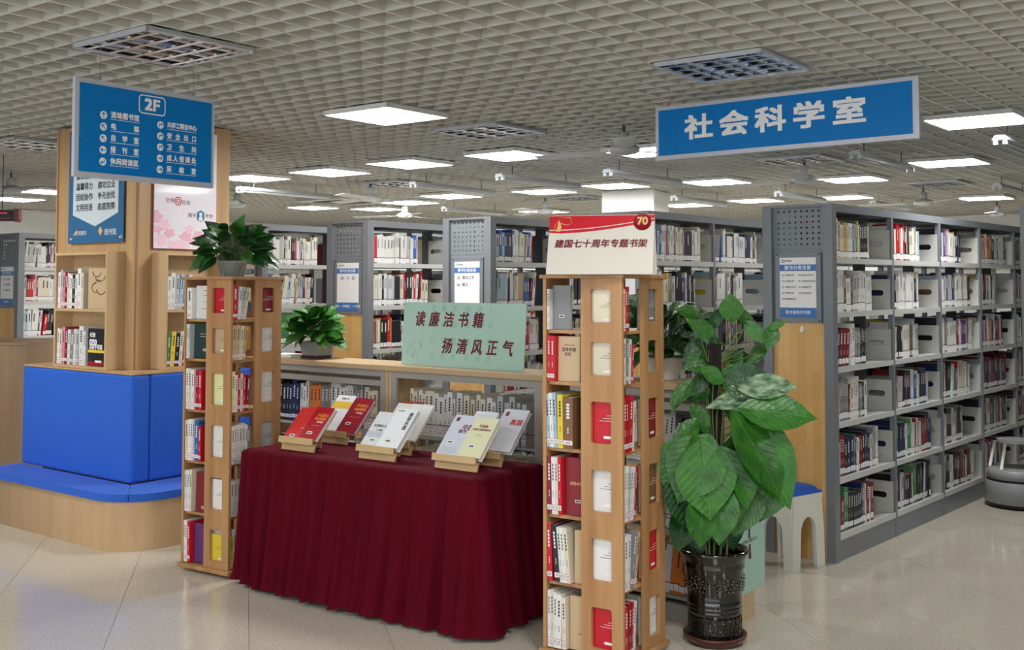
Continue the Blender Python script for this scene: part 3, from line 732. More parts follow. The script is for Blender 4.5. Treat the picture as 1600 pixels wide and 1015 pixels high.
rowbooks(FR, .0186, -.14, [('green',0.024,0.209,2),('yellow',0.031,0.220,4),('black',0.031,0.209,4),('white',0.024,0.220,4),('red',0.031,0.209,7),('white',0.027,0.209,7),('pale grey',0.024,0.209,7)], 'the lower tier, right shelf box', 'books in the right shelf box')
rowbooks(FR, hr2+.0096, -.14, [('white',0.024,0.209,1),('white',0.031,0.231,1),('pale grey',0.027,0.220,2),('pale blue',0.024,0.220,5),('grey',0.020,0.220,5),('white',0.024,0.220,8),('white',0.024,0.209,8)], 'the upper tier, right shelf box', 'books in the right shelf box')
# ---- posters
def poster_frame(px0, px1, pyt, pyb, surf, n, off, deg):
    a = onplane(px0, pyb, surf, n); b = onplane(px1, pyb, surf, n); 
    zt_ = onplane((px0+px1)/2, pyt, surf, n).z; zb = onplane((px0+px1)/2, pyb, surf, n).z
    wv = (b-a).length; return Matrix.Translation((a.x, a.y, zb)) @ Matrix.Rotation(R_(deg), 4, 'Z'), wv, zt_-zb
nL = K + uD*(a_-.022)
T, pw, ph = poster_frame(106, 192, 200, 379, nL, uD, 0, -TH); print('poster', pw, ph)
t = empty('wall_poster', T, 'blue acrylic notice with pale pointed banner on the column\'s left face', 'poster')
MB().box(0, pw, 0, .006, 0, ph).build('board', [M['blue2']], t)
x0, x1 = pw*.09, pw*.91
MB().prism([(x0, ph*.98), (x0, ph*.25), (pw/2, ph*.143), (x1, ph*.25), (x1, ph*.98)], -.001, 0).build('banner', [M['greypale']], t)
for i, (a, b) in enumerate((('文明用语','态度热情'),('团结协作','争先创优'),('温馨得力','建功立业'),('爱岗敬业','遵章守纪'),('勤奋好学','开拓创新'))):
    z = ph*(.307 + i*.093)
    for s, xx in ((a, .30), (b, .70)): text(s, pw*.078, M['black'], t, Tm(pw*xx, -.002, z), .02)
text('文明城市', pw*.05, M['white'], t, Tm(pw*.25,-.001,ph*.085), .0); text('图书馆', pw*.07, M['white'], t, Tm(pw*.78,-.001,ph*.085), .01)
MB().prism([(pw*.10,ph*.075),(pw*.14,ph*.1),(pw*.17,ph*.12),(pw*.17,ph*.09),(pw*.13,ph*.07)], -.001, 0).build('leaf_emblem', [M['gold']], t)
MB().prism([(pw*.6,ph*.06),(pw*.64,ph*.1),(pw*.6,ph*.14),(pw*.56,ph*.1)], -.001, 0).build('emblem', [M['gold']], t)
for fx in (.05,.95):
    for fz in (.04,.965): MB().lathe([(0,.03),(.012,.028),(.012,-.0),(0,-.004)], 12, 0, Tm(pw*fx, .022, ph*fz) @ Matrix.Rotation(R_(90),4,'X')).build('standoff', [M['chrome']], t)
nR = K - vD*(b_-.022)
T, pw, ph = poster_frame(240, 337, 204, 389, nR, vD, 0, 90-TH); print('poster', pw, ph)
t = empty('wall_poster', T, 'white acrylic poster with pink flowers on the column\'s right face', 'poster')
MB().box(0, pw, 0, .006, 0, ph).build('board', [M['pinkbg']], t); MB().box(-.004, pw+.004, .006, .012, -.004, ph+.004).build('backing', [M['darkred']], t)
M['pink2'] = mat('print_pink_soft', lin(244,206,222), .4); M['emb'] = mat('emblem_teal', lin(30,120,160), .4)
rp = random.Random(3)
for i in range(13):
    cx = [.06,.16,.24,.12,.5,.56,.62,.44,.7,.3,.8,.9,.02][i]*pw; cz = [.16,.20,.13,.07,.10,.17,.07,.03,.12,.03,.05,.09,.26][i]*ph; r = pw*rp.uniform(.06,.11)
    pts = []
    for j in range(20):
        a = 2*math.pi*j/20; rr = r*(1+.22*math.cos(5*a+i)); pts.append((max(.002,min(pw-.002,cx+rr*math.cos(a))), max(.002, cz+rr*.8*math.sin(a))))
    MB().prism(pts, -.0008-.0002*i, 0).build('printed_flower', [M['pink2'] if i%2 else M['pink']], t)
    MB().box(cx-.0015, cx+.0015, -.0004, 0, .002, cz).build('printed_stem', [M['pink']], t)
text('文明', pw*.07, M['maroon'], t, Tm(pw*.24,-.001,ph*.40)); text('社会', pw*.07, M['maroon'], t, Tm(pw*.50,-.001,ph*.39))
b = MB(); b.lathe([(pw*.05,0),(pw*.065,0)], 6, 0, Tm(pw*.37,-.001,ph*.40) @ Matrix.Rotation(R_(90),4,'X')); b.lathe([(pw*.02,0),(pw*.032,0)], 12, 0, Tm(pw*.37,-.001,ph*.40) @ Matrix.Rotation(R_(90),4,'X')); b.build('red_emblem', [M['red']], t)
text('图书', pw*.065, M['maroon'], t, Tm(pw*.60,-.001,ph*.285)); text('传世', pw*.065, M['maroon'], t, Tm(pw*.88,-.001,ph*.285))
MB().prism([(pw*.74,ph*.235),(pw*.80,ph*.255),(pw*.80,ph*.315),(pw*.74,ph*.335),(pw*.68,ph*.315),(pw*.68,ph*.255)], -.001, 0).build('teal_emblem', [M['emb']], t)
b = MB(); b.lathe([(0,0),(pw*.028,0)], 12, 0, Tm(pw*.74,-.0015,ph*.30) @ Matrix.Rotation(R_(90),4,'X')); b.lathe([(0,0),(pw*.035,0)], 12, 0, Tm(pw*.74,-.0015,ph*.263) @ Matrix.Rotation(R_(90),4,'X')); b.build('emblem_figure', [M['white']], t)

# ------------------------------------------------------------------ hanging directory sign
YL = 4.6; a = aty(117.5, 118.5, YL); b = aty(335.5, 151.5, YL*1.13); zb = aty(117, 275, YL).z
d = b - a; wd = Vector((d.x, d.y)).length; hh = a.z - zb
T = Matrix.Translation((a.x, a.y, zb)) @ Matrix.Rotation(math.atan2(d.y, d.x), 4, 'Z'); print('dir sign', wd, hh)
t = empty('directory_sign', T, 'hanging blue floor directory sign reading 2F with arrows, white border', 'sign')
MB().box(0, wd, 0, .018, 0, hh).build('frame', [M['alu']], t, None, .002)
m_ = .022
MB().box(m_*1.0, wd-m_*.8, -.002, 0, m_*1.1, hh-m_).build('blue_face', [M['blue']], t)
pwx = wd - 1.8*m_; phz = hh - 2.1*m_
def SP(fx, fz): return Tm(m_ + fx*pwx, -.003, m_*1.1 + fz*phz)
# fractions read off the sign face (0..1 from left, bottom)
text('2F', .072, M['signwhite'], t, SP(.52, .855), .05, sx=1.15)
def rrect(w, h, r, n=5):
    pts = []
    for cx, cy, a0 in ((w/2-r, h/2-r, 0), (-w/2+r, h/2-r, 90), (-w/2+r, -h/2+r, 180), (w/2-r, -h/2+r, 270)):
        for i in range(n+1):
            a = R_(a0 + 90*i/n); pts.append((cx + r*math.cos(a), cy + r*math.sin(a)))
    return pts
b = MB(); o_, i_ = rrect(.142, .086, .018), rrect(.132, .076, .014); n = len(o_)
b.add([(p[0], 0, p[1]) for p in o_] + [(p[0], 0, p[1]) for p in i_], [(k, (k+1)%n, n+(k+1)%n, n+k) for k in range(n)]); b.build('number_border', [M['signwhite']], t, SP(.52, .86))
def arrow(t, P, ang, bent=0):
    MB().lathe([(0,0),(.0175,0)], 20, 0, Matrix.Rotation(R_(90),4,'X')).build('arrow_disc', [M['signwhite']], t, P)
    A = P @ Tm(0,-.0008,0) @ Matrix.Diagonal((1.25,1,1.25,1)) @ Matrix.Rotation(R_(-ang), 4, 'Y')
    if not bent: b = MB(); b.add([(-.0015,0,-.010),(.0015,0,-.010),(.0015,0,.006),(-.0015,0,.006)],[(0,1,2,3)]); b.add([(0,0,.0115),(-.0085,0,.002),(-.0055,0,.001),(0,0,.007),(.0055,0,.001),(.0085,0,.002)],[(0,1,2,3),(0,3,4,5)])
    else: b = MB(); b.add([(-.006,0,-.009),(-.003,0,-.009),(-.003,0,.0015),(-.006,0,.0045)],[(0,1,2,3)]); b.add([(-.006,0,.0045),(-.003,0,.0015),(.006,0,.0015),(.006,0,.0045)],[(0,1,2,3)]); b.add([(.0105,0,.003),(.003,0,.0095),(.002,0,.007),(.0065,0,.003),(.002,0,-.001),(.003,0,-.0035)],[(0,1,2,3),(0,3,4,5)])
    b.build('arrow', [M['blue']], t, A)
L1 = [('流动图书馆',0,0),('电梯',45,0),('自学室',45,0),('报刊室',90,0),('休闲阅读区',180,1)]
L2 = [('共享工程支中心',0,1),('安全出口',0,1),('卫生间',0,1),('成人借阅处',-90,0),('采编室',-90,0)]
def justified(s, x0, x1, z, sz, t):
    n = len(s)
    for i, ch_ in enumerate(s):
        cx = x0 + sz*.5 + (x1-x0-sz)*(i/(n-1)); text(ch_, sz, M['signwhite'], t, SP(0, z) @ Tm(cx,0,.004), .045, sx=.92)
for lst, xc, x0, x1, z0 in ((L1, .165, .215, .425, .665), (L2, .585, .635, .875, .640)):
    for i, (s, an, bent) in enumerate(lst):
        z = z0 - i*.1335
        arrow(t, SP(xc, z), an, bent)
        sz = .030 if len(s) < 6 else .027
        justified(s, x0*pwx, x1*pwx, z, sz, t)
        MB().box(x0*pwx, x1*pwx, 0, .0005, -.0155, -.0135).build('underline', [M['signwhite']], t, SP(0, z))
for fx in (.17, .84):
    MB().tube([(wd*fx, .009, hh), (wd*fx, .009, CZ-zb)], .0012, 5).build('wire', [M['steel']], t)
    MB().tube([(wd*fx, .009, hh-.004), (wd*fx, .009, hh+.02)], .004, 6).build('hook', [M['steel']], t)
# ------------------------------------------------------------------ long blue room sign
YL = 6.15; a = aty(1024, 168, YL); b = aty(1435, 127.5, YL*.8426); zb = aty(1024, 251, YL).z
d = b - a; wd = Vector((d.x, d.y)).length; hh = (a.z - zb)*1.0; print('room sign', wd, hh, a.z, b.z)
T = Matrix.Translation((a.x, a.y, (zb + a.z - hh)/2)) @ Matrix.Rotation(math.atan2(d.y, d.x), 4, 'Z')
t = empty('room_sign', T, 'long blue hanging sign with five white characters and pale metal border', 'sign')
MB().box(0, wd, 0, .02, 0, hh).build('frame', [M['alu']], t, None, .002)
MB().box(.022, wd-.03, -.002, 0, .024, hh-.022).build('blue_face', [M['blue']], t)
for i, c in enumerate('社会科学室'):
    text(c, .140, M['signwhite'], t, Tm(wd*(.19+i*.1445), -.004, hh*.52), .04, sx=1.3)
for fx, in ((.055,), (.49,), (.86,)):
    MB().tube([(wd*fx, .01, hh), (wd*fx, .01, CZ-zb)], .0016, 5).build('wire', [M['alu']], t); MB().box(wd*fx-.006, wd*fx+.006, .004, .016, hh-.004, hh+.016).build('clip', [M['chrome']], t)
# ------------------------------------------------------------------ revolving wooden book towers
SZ = [.045, .315, .590, .865, 1.140, 1.355]; STOP = 1.57
def spinner(A, deg, s, label, sname, data, s2):
    Mx = frame(A[0], A[1], 0, deg)
    t = empty('revolving_bookshelf', Mx, label, 'bookshelf', 'pinwheel wooden revolving bookshelves')
    MB().lathe([(0,.0),(s*.42,.0),(s*.42,.018),(0,.018)], 28, 0, Tm(s/2,s/2,0)).build('turntable', [M['black']], t)
    MB().box(-.014, s+.014, -.014, s+.014, .0185, .040).build('base_board', [M['oakv']], t, None, .002)
    MB().box(-.012, s+.012, -.012, s+.012, STOP, STOP+.016).build('top_board', [M['oakv']], t, None, .002)
    MB().box(s/2-.012, s/2+.012, s/2-.012, s/2+.012, .0405, STOP).build('centre_post', [M['oakv']], t)
    for z in SZ[1:]:
        MB().box(.017, s-.017, .017, s-.017, z-.014, z).build('shelf', [M['oakv']], t)
    # slotted panel: second half of each face, with one window for each tier; narrow edge strip on its far end
    th = .016; x0, x1 = s/2-.004, s-th-.0005
    lo, hi = x0 + (x1+th-x0)*.24, x0 + (x1+th-x0)*.73
    pb = MB(); pb.box(x0, lo, 0, th, .041, STOP-.0005); pb.box(hi, x1+th, 0, th, .041, STOP-.0005)
    zz = .041
    tops = SZ[1:] + [STOP]
    for k in range(6):
        zl = SZ[k] + .035; zh = tops[k] - .072 if k < 4 else tops[k] - .045
        pb.box(lo, hi, 0, th, zz, zl)
        r = .010
        for cx, sx in ((lo, 1), (hi, -1)):
            for cz, sz in ((zl, 1), (zh, -1)):
                pts = [(cx, cz)] + [(cx + sx*(r - r*math.cos(R_(a))), cz + sz*(r - r*math.sin(R_(a)))) for a in (0,30,60,90)][::1]
                pts = [(cx, cz), (cx, cz+sz*r), (cx+sx*r*.13, cz+sz*r*.5), (cx+sx*r*.5, cz+sz*r*.13), (cx+sx*r, cz)]
                pb.prism(pts, 0, th)
        zz = zh
    pb.box(lo, hi, 0, th, zz, STOP-.0005)
    pm = pb.mesh('slotted_panel', [M['oakv']])
    c = Matrix.Translation((s/2, s/2, 0))
    for k in range(4):
        Rk = c @ Matrix.Rotation(R_(90*k), 4, 'Z') @ c.inverted()
        link('slotted_panel', pm, t, Rk)
        sb = MB()
        for z in SZ[1:]: sb.lathe([(0,.0),(.004,.0),(.004,.002),(0,.003)], 8, 0, Tm(s-.02, 0, z-.007) @ Matrix.Rotation(R_(90),4,'X'))
        o = sb.build('screw_cap', [M['ply']], t, Rk); 
    faces = {'left': Mx, 'right': Mx @ c @ Matrix.Rotation(R_(90), 4, 'Z') @ c.inverted(), 'back': Mx @ c @ Matrix.Rotation(R_(180), 4, 'Z') @ c.inverted(), 'far': Mx @ c @ Matrix.Rotation(R_(270), 4, 'Z') @ c.inverted()}
    TN = ['bottom','fifth','fourth','third','second','top']
    for face, tiers in data.items():
        Fm = faces[face]
        for ti, spec in tiers.items():
            x = .019; maxh = (tops[ti] - SZ[ti]) - .022
            for i, b in enumerate(spec):
                col, tk, h, lean = b[:4]
                h = min(h, maxh)
                fw = {'left':'left face','right':'right face','back':'rear face'}[face]
                if len(b) > 4:        # cover turned outwards
                    facing(Fm, x+.002, .03, SZ[ti]+.001, b[1], h, col, f"{col} book turned cover-out on the {TN[ti]} tier, {fw} of {sname[4:]}", f'books in {sname}', b[4], -b[3])
                else:
                    add_book(Fm, x + (0), .004, SZ[ti]+.001, tk, .15, h, lean, col, f"{thick(tk)} {col} book, {ORD[i]} from left, {TN[ti]} tier, {fw} of {sname[4:]}", f'books in {sname}')
                    nx = spec[i+1][3] if i+1 < len(spec) and len(spec[i+1]) == 4 else 0
                    x += tk/math.cos(R_(lean)) + .0008 + max(0, lean-nx)*.0174*h*.98
    return t, Mx
def lines(txt=(), bars=(), barcode=None):
    def f(t, w, h):
        for s, fx, fz, sz, m, in txt: text(s, sz, M[m], t, Tm(w*fx, -.0012, h*fz), .02)
        for fx0, fx1, fz, m in bars: MB().box(w*fx0, w*fx1, -.001, -.0001, h*fz, h*fz+.0022).build('printed_line', [M[m]], t)
        if barcode: MB().box(w*barcode[0]-.012, w*barcode[0]+.012, -.001, -.0001, h*barcode[1]-.006, h*barcode[1]+.006).build('barcode_label', [M['sticker']], t); MB().box(w*barcode[0]-.009, w*barcode[0]+.009, -.0016, -.0011, h*barcode[1]-.003, h*barcode[1]+.003).build('barcode', [M['ink']], t)
    return f
RS = {'left': {
 5: [('white',.010,.17,0), ('grey',.085,.185,1,lines(bars=((.3,.32,.6,'white'),), barcode=(.5,.3)))],
 4: [('red',.016,.19,0), ('red',.018,.188,0), ('tan',.105,.187,1,lines((('百年中国',.5,.70,.017,'ink'),('论坛',.45,.6,.016,'ink')), ((.3,.75,.8,'maroon'),)))],
 3: [('pale blue',.016,.22,-3), ('white',.016,.225,-3), ('pale blue',.017,.225,-3), ('yellow',.026,.22,-1), ('brown',.045,.21,0)],
 2: [('dark red',.022,.235,-1), ('white',.015,.235,-1), ('white',.014,.235,-1), ('red',.016,.235,-1), ('dark red',.085,.235,1,lines((('红色中华',.62,.55,.015,'gold'),), barcode=(.7,.25)))],
 1: [('red',.024,.235,-2), ('black',.024,.23,-5), ('white',.016,.225,-5), ('white',.014,.225,-5), ('cream',.018,.225,-5), ('tan',.05,.215,1,lines())],
 0: [('white',.014,.23,0), ('cream',.014,.235,0), ('white',.014,.225,0), ('white',.022,.22,0), ('cream',.018,.21,-1), ('tan',.075,.215,1,lines(bars=((.5,.9,.3,'ink'),)))]},
 'right': {
 5: [('cream',.016,.17,0), ('red',.020,.18,0), ('dark red',.012,.18,0)],
 4: [('cream',.02,.185,0), ('grey',.02,.185,3), ('white',.02,.18,3), ('red',.016,.16,6)],
 3: [('red',.022,.22,0), ('dark red',.016,.22,0), ('red',.03,.225,4), ('cream',.016,.2,6)],
 2: [('white',.016,.22,2), ('white',.014,.22,3), ('pale grey',.014,.215,4), ('white',.016,.215,5), ('white',.016,.21,6), ('red',.012,.21,7)],
 1: [('white',.024,.22,1), ('white',.022,.22,3), ('grey',.03,.23,10), ('tan',.02,.22,11)],
 0: [('red',.03,.21,0), ('dark red',.02,.215,2), ('red',.014,.215,4), ('white',.020,.215,5)]},
 'back': {5: [('grey',.03,.17,0)], 3: [('dark red',.03,.2,0)], 2: [('brown',.03,.2,0)], 1: [('red',.03,.2,0)], 0: [('white',.03,.2,0)]}}
LS = {'left': {
 5: [('white',.04,.17,0), ('white',.115,.18,1,lines(bars=((.5,.9,.7,'ink'),(.5,.9,.5,'ink'),(.4,.9,.3,'ink'),(.5,.9,.85,'ink'))))],
 4: [('white',.014,.185,0), ('pale grey',.014,.185,0), ('dark green',.11,.19,1,lines(bars=((.4,.9,.7,'greypale'),(.4,.9,.62,'greypale')), barcode=(.75,.25)))],
 3: [('white',.022,.22,0), ('cream',.02,.22,0), ('white',.02,.215,0), ('pink',.014,.215,0), ('dark red',.02,.21,0), ('red',.025,.21,0)],
 2: [('cream',.022,.215,0), ('white',.018,.22,0), ('white',.018,.222,0), ('pale grey',.014,.222,0), ('blue',.03,.215,0), ('red',.018,.19,0)],
 1: [('white',.018,.22,0), ('white',.016,.22,1), ('cream',.016,.225,2), ('dark red',.095,.21,1,lines(barcode=(.6,.12)))],
 0: [('white',.014,.22,-1), ('white',.014,.22,-1), ('red',.02,.215,-1), ('purple',.09,.205,1,lines(bars=((.2,.6,.7,'red'),(.2,.7,.45,'ink'))))]},
 'right': {
 5: [('red',.032,.185,0), ('white',.02,.175,5), ('pale grey',.016,.175,7), ('cream',.02,.17,10)],
 4: [('tan',.02,.185,1), ('tan',.025,.185,3), ('cream',.02,.18,5), ('tan',.02,.175,7)],
 3: [('pale yellow',.02,.215,0), ('white',.018,.195,0), ('red',.018,.2,0), ('cream',.018,.2,0), ('red',.016,.2,1), ('dark red',.02,.19,5)],
 2: [('white',.02,.2,0), ('cream',.016,.205,0), ('white',.016,.205,0), ('white',.02,.205,0), ('cream',.018,.21,0), ('white',.018,.2,0), ('grey',.02,.19,0)],
 1: [('white',.02,.19,0), ('white',.016,.19,2), ('cream',.016,.19,3)],
 0: [('yellow',.02,.17,0), ('white',.016,.2,0)]},
 'back': {5: [('dark red',.02,.18,4)], 4: [('white',.02,.18,0)], 3: [('white',.02,.21,0)], 2: [('pale grey',.02,.2,0)]}}
spR, MR = spinner((.130, 4.60), -34, .377, 'wooden revolving bookshelf in front right, under the red-topped desktop sign', 'the right revolving bookshelf', RS, 1)
spL, ML = spinner((-1.80, 5.985), -33.3, .370, 'wooden revolving bookshelf left of the red table, potted plant on top', 'the left revolving bookshelf', LS, 2)
# tent sign on the right tower
zt5 = STOP + .0165
a = aty(853, 430, 4.42); ang = -14
T = Matrix.Translation((a.x, a.y, zt5)) @ Matrix.Rotation(R_(ang), 4, 'Z'); wd = .432; hh = .243; bk = .085
t = empty('tent_sign', T, 'folded card desktop sign with red wave band and 70 emblem on revolving bookshelf', 'sign')
lean = math.atan2(bk, hh); P = Matrix.Rotation(-lean, 4, 'X'); Ls = math.hypot(bk, hh)
MB().box(0, wd, 0, .003, 0, Ls).build('front_board', [M['signcream']], t, P)
MB().box(0, wd, -.003, 0, 0, Ls).build('back_board', [M['signcream']], t, Tm(0, 2*bk, 0) @ Matrix.Rotation(lean, 4, 'X'))
n = 24; pts = [(0, Ls), (0, Ls*.70)]
for i in range(n+1):
    x = i/n; y = .685 - .012*math.sin(x*3.1) + .20*(x**1.6)*1.0 if x > .12 else .70 - .1*x
    pts.append((x*wd, Ls*min(y, .93)))
pts.append((wd, Ls)); 
MB().prism(pts[::-1], -.0012, -.0002).build('red_band', [M['red']], t, P)
b = MB()
for i in range(n):
    f = lambda x: (.735 + .185*(x**1.6) - .012*math.sin(x*3.1))
    x0, x1 = i/n, (i+1)/n
    b.quad((x0*wd, -.0016, Ls*f(x0)), (x1*wd, -.0016, Ls*f(x1)), (x1*wd, -.0016, Ls*(f(x1)+.014)), (x0*wd, -.0016, Ls*(f(x0)+.014)))
b.build('pale_stripe', [M['signcream']], t, P)
MB().lathe([(0,0),(.036,0),(.036,.002)], 28, 0, Tm(wd*.89, -.0022, Ls*.865) @ Matrix.Rotation(R_(90),4,'X')).build('round_emblem', [M['darkred']], t, P)
text('70', .046, M['gold'], t, P @ Tm(wd*.89, -.0048, Ls*.875), .04, sx=.95)
MB().tube([(wd*.05,-.002,Ls*.76),(wd*.06,-.002,Ls*.84),(wd*.1,-.002,Ls*.95),(wd*.2,-.002,Ls*.96),(wd*.215,-.002,Ls*.86),(wd*.17,-.002,Ls*.83),(wd*.11,-.002,Ls*.86)], .0016, 5).build('flag_drawing', [M['gold']], t, P)
MB().prism([(wd*.07,Ls*.72),(wd*.11,Ls*.72),(wd*.12,Ls*.8),(wd*.1,Ls*.9),(wd*.085,Ls*.9),(wd*.08,Ls*.8)], -.0022, -.0014).build('figure_drawing', [M['gold']], t, P)
text('建国七十周年专题书架', .0375, M['maroon'], t, P @ Tm(wd*.5, -.002, Ls*.50), .03, shear=.15, sp=1.02)

# ------------------------------------------------------------------ display table under red velvet
TZ = .69; TA = -35.3; TLx, TWy = 1.535, .52
T0 = frame(-1.405, 5.715, 0, TA)
t = empty('display_table', T0, 'rectangular folding table hidden beneath the dark red velvet cloth', 'table')
MB().box(.02, TLx-.02, .02, TWy-.02, TZ-.03, TZ-.004).build('table_top', [M['white']], t)
for x in (.08, TLx-.08):
    for y in (.07, TWy-.07): MB().tube([(x, y, TZ-.03), (x, y, .0)], .014, 8).build('leg', [M['steel']], t)
# cloth
def cloth():
    b = MB(); N = 520; rows = 22; rc = .03
    per = []
    segs = [((0,0),(1,0),TLx),((TLx,0),(0,1),TWy),((TLx,TWy),(-1,0),TLx),((0,TWy),(0,-1),TWy)]
    Ltot = 2*(TLx+TWy)
    rnd = random.Random(5)
    ph = [rnd.uniform(0, 6.28) for _ in range(8)]
    def base(s):
        s = s % Ltot
        for i, (o, d, L) in enumerate(segs):
            if s <= L:
                p = Vector((o[0]+d[0]*s, o[1]+d[1]*s)); nrm = Vector((d[1], -d[0]))
                e = min(s, L-s); q = .05
                if e < q:   # blend the normal round the corner
                    j = i-1 if s < q else (i+1) % 4
                    dj = segs[j][1]; nj = Vector((dj[1], -dj[0])); nrm = (nrm + nj*(.5*(1-e/q)/(1-.5*(1-e/q)+1e-6))).normalized()
                return p, nrm
            s -= L
    for r in range(rows+1):
        f = r/rows
        for i in range(N):
            s = Ltot*i/N; p, nrm = base(s)
            inset = rc if r == 0 else (rc*.3 if r == 1 else 0)
            z = TZ if r == 0 else (TZ-.006 if r == 1 else TZ - .018 - (TZ-.028)*((r-2)/(rows-2)))
            g = max(0, (r-2)/(rows-2)) if r >= 2 else 0
            fold = math.sin(s*62+ph[0]+1.2*math.sin(s*5+ph[1])) * .5 + .32*math.sin(s*37+ph[2]) + .25*math.sin(s*101+ph[3]+g*2)
            amp = .005 + .028*g**.6 if r >= 2 else 0
            flare = .052*g + .03*g*g*(.5+.5*math.sin(s*4.3+ph[4]))
            cornerd = min(s % Ltot, abs(s-TLx), abs(s-TLx-TWy), abs(s-2*TLx-TWy), Ltot-s)
            flare += .030*g*math.exp(-(cornerd/.10)**2)
            if s > 2*TLx+TWy-.2 or s < .12: flare *= .35
            if r == rows: flare += .012; 
            z += (.006 + .010*abs(math.sin(s*2.9+ph[5])) + .004*math.sin(s*31))*(g**6) if r >= 2 else 0
            off = amp*fold + flare - inset + (.006 if r >= 2 else 0)
            b.v.append((p.x+nrm.x*off, p.y+nrm.y*off, max(z, .004)))
    for r in range(rows):
        for i in range(N):
            b.f.append([r*N+i, (r+1)*N+i, (r+1)*N+(i+1)%N, r*N+(i+1)%N]); b.m.append(0); b.sm.append(True)
    # top as a grid-free fan
    c = len(b.v); b.v.append((TLx/2, TWy/2, TZ))
    for i in range(N): b.f.append([c, i, (i+1)%N]); b.m.append(0); b.sm.append(False)
    return b
o = cloth().build('tablecloth', [M['velvet']], None, T0); tag(o, 'dark red velvet cloth draped in folds over the display table down to the floor', 'tablecloth')

# ------------------------------------------------------------------ bamboo stands and display books
LEAN = 44
def stand(px, py, wid, label, deg=TA, zoff=0):
    p = atz(px, py, TZ)
    Mx = frame(p.x, p.y, TZ+.001, deg)
    t = empty('book_stand', Mx, label, 'book stand', 'bamboo book stands on the red table')
    b = MB(); b.prism([(0,0),(0,0)],0,0) if False else None
    # base block (leans forward), lip, sloping back board
    B = Matrix.Rotation(R_(-14), 4, 'X')
    MB().box(.005, wid-.005, 0, .014, 0, .045).build('base_board', [M['bamboo']], t, B, .002)
    MB().box(0, wid, -.022, -.010, .034, .068).build('lip', [M['bamboo']], t, Matrix.Rotation(R_(-8), 4, 'X'), .003)
    MB().box(.01, wid-.01, -.011, .03, .036, .044).build('ledge', [M['bamboo']], t, Matrix.Rotation(R_(-8), 4, 'X'))
    MB().box(.015, wid-.015, .022, .030, .0, .20).build('back_board', [M['bamboo']], t, Tm(0,-.002,.045) @ Matrix.Rotation(R_(-LEAN), 4, 'X'), .002)
    MB().box(wid*.4, wid*.6, .0, .008, 0, .175).build('strut', [M['bamboo']], t, Tm(0,.145,0) @ Matrix.Rotation(R_(-4), 4, 'X'))
    return Mx
def dbook(Mx, x, w, h, th, col, label, deco, back=0, up=0, mirr=0, rot=0):
    """book resting in a stand; local plane tilted back by LEAN; x from the stand's left end"""
    P = Mx @ Tm(x, .018+back, .046+up) @ Matrix.Rotation(R_(-LEAN), 4, 'X') @ Matrix.Rotation(R_(rot), 4, 'Y')
    t = empty('book', P, label, 'book', 'books shown on the red table')
    b = MB(); b.box(0, w, -th, -th+.0015, 0, h); b.box(0, w, -.0015, 0, 0, h); b.box(0, .002, -th+.0015, -.0015, 0, h)
    b.build('cover', [mat('display_cover', col, .35)], t)
    MB().box(.002, w-.004, -th+.0016, -.0016, .004, h-.004).build('pages', [M['pages'] if False else M['white']], t)
    deco(t, w, h, th); return t
def deco(txt=(), bars=(), bc=None, blocks=()):
    def f(t, w, h, th):
        y = -th-.0006
        for s, fx, fz, sz, m in txt: text(s, sz, M[m], t, Tm(w*fx, y, h*fz), .03)
        for fx0, fx1, fz, m in bars: MB().box(w*fx0, w*fx1, y, y+.0005, h*fz, h*fz+.0016).build('printed_line', [M[m]], t)
        for fx0, fx1, fz0, fz1, m in blocks: MB().box(w*fx0, w*fx1, y+.0001, y+.0005, h*fz0, h*fz1).build('printed_block', [M[m]], t)
        if bc:
            MB().box(w*bc[0]-.018, w*bc[0]+.018, y-.0002, y+.0003, h*bc[1]-.008, h*bc[1]+.008).build('barcode_label', [M['sticker']], t)
            MB().box(w*bc[0]-.013, w*bc[0]+.013, y-.0006, y-.0003, h*bc[1]-.004, h*bc[1]+.003).build('barcode', [M['ink']], t)
    return f
M['orange'] = mat('print_orange', lin(236,150,60), .4); M['palered'] = mat('print_palered', lin(236,140,130), .4); M['palegrey'] = mat('print_palegrey', lin(196,200,206), .4); M['yel'] = mat('print_yellow', lin(228,186,70), .4)
wid = .245
# back row first
S4 = stand(496, 690, wid*.9, 'bamboo stand behind the leftmost one, holding a dark red book')
dbook(S4, -.005, .135, .235, .016, lin(232,232,236), 'white book with yellow band behind the two red books', deco(blocks=((0,1,.62,.82,'yel'),), txt=(('智慧人生',.5,.9,.014,'ink'),)), .0, .012)
dbook(S4, .118, .145, .235, .022, lin(150,24,44), 'dark red book on the back-left stand, orange title, beside bookshelf backs', deco((('不忘初心',.62,.78,.021,'orange'),('牢记使命',.6,.67,.021,'orange'),('学习读本',.66,.57,.012,'white')), ((.3,.8,.45,'palered'),), (.42,.27)), .004, .0)
S5 = stand(590, 706, wid*.9, 'bamboo stand behind the middle one, mostly hidden by white books')
dbook(S5, .0, .13, .22, .014, lin(226,228,216), 'cream white book peeking out behind the two white books, left', deco(), .0, .02)
dbook(S5, .10, .14, .225, .012, lin(234,236,236), 'second white book behind the middle stand, right side', deco(), -.004, .02)
dbook(S5, .02, .12, .225, .006, lin(150,60,50), 'thin red-brown book at the very back of the middle stand', deco(), .02, .03)
S6 = stand(722, 723, wid*.95, 'bamboo stand behind the rightmost one, holding a white book with red brush title')
dbook(S6, -.04, .135, .225, .012, lin(228,232,240), 'plain white book between the two lilac books, back right stand', deco(bars=((.1,.6,.9,'palegrey'),)), .004, .012)
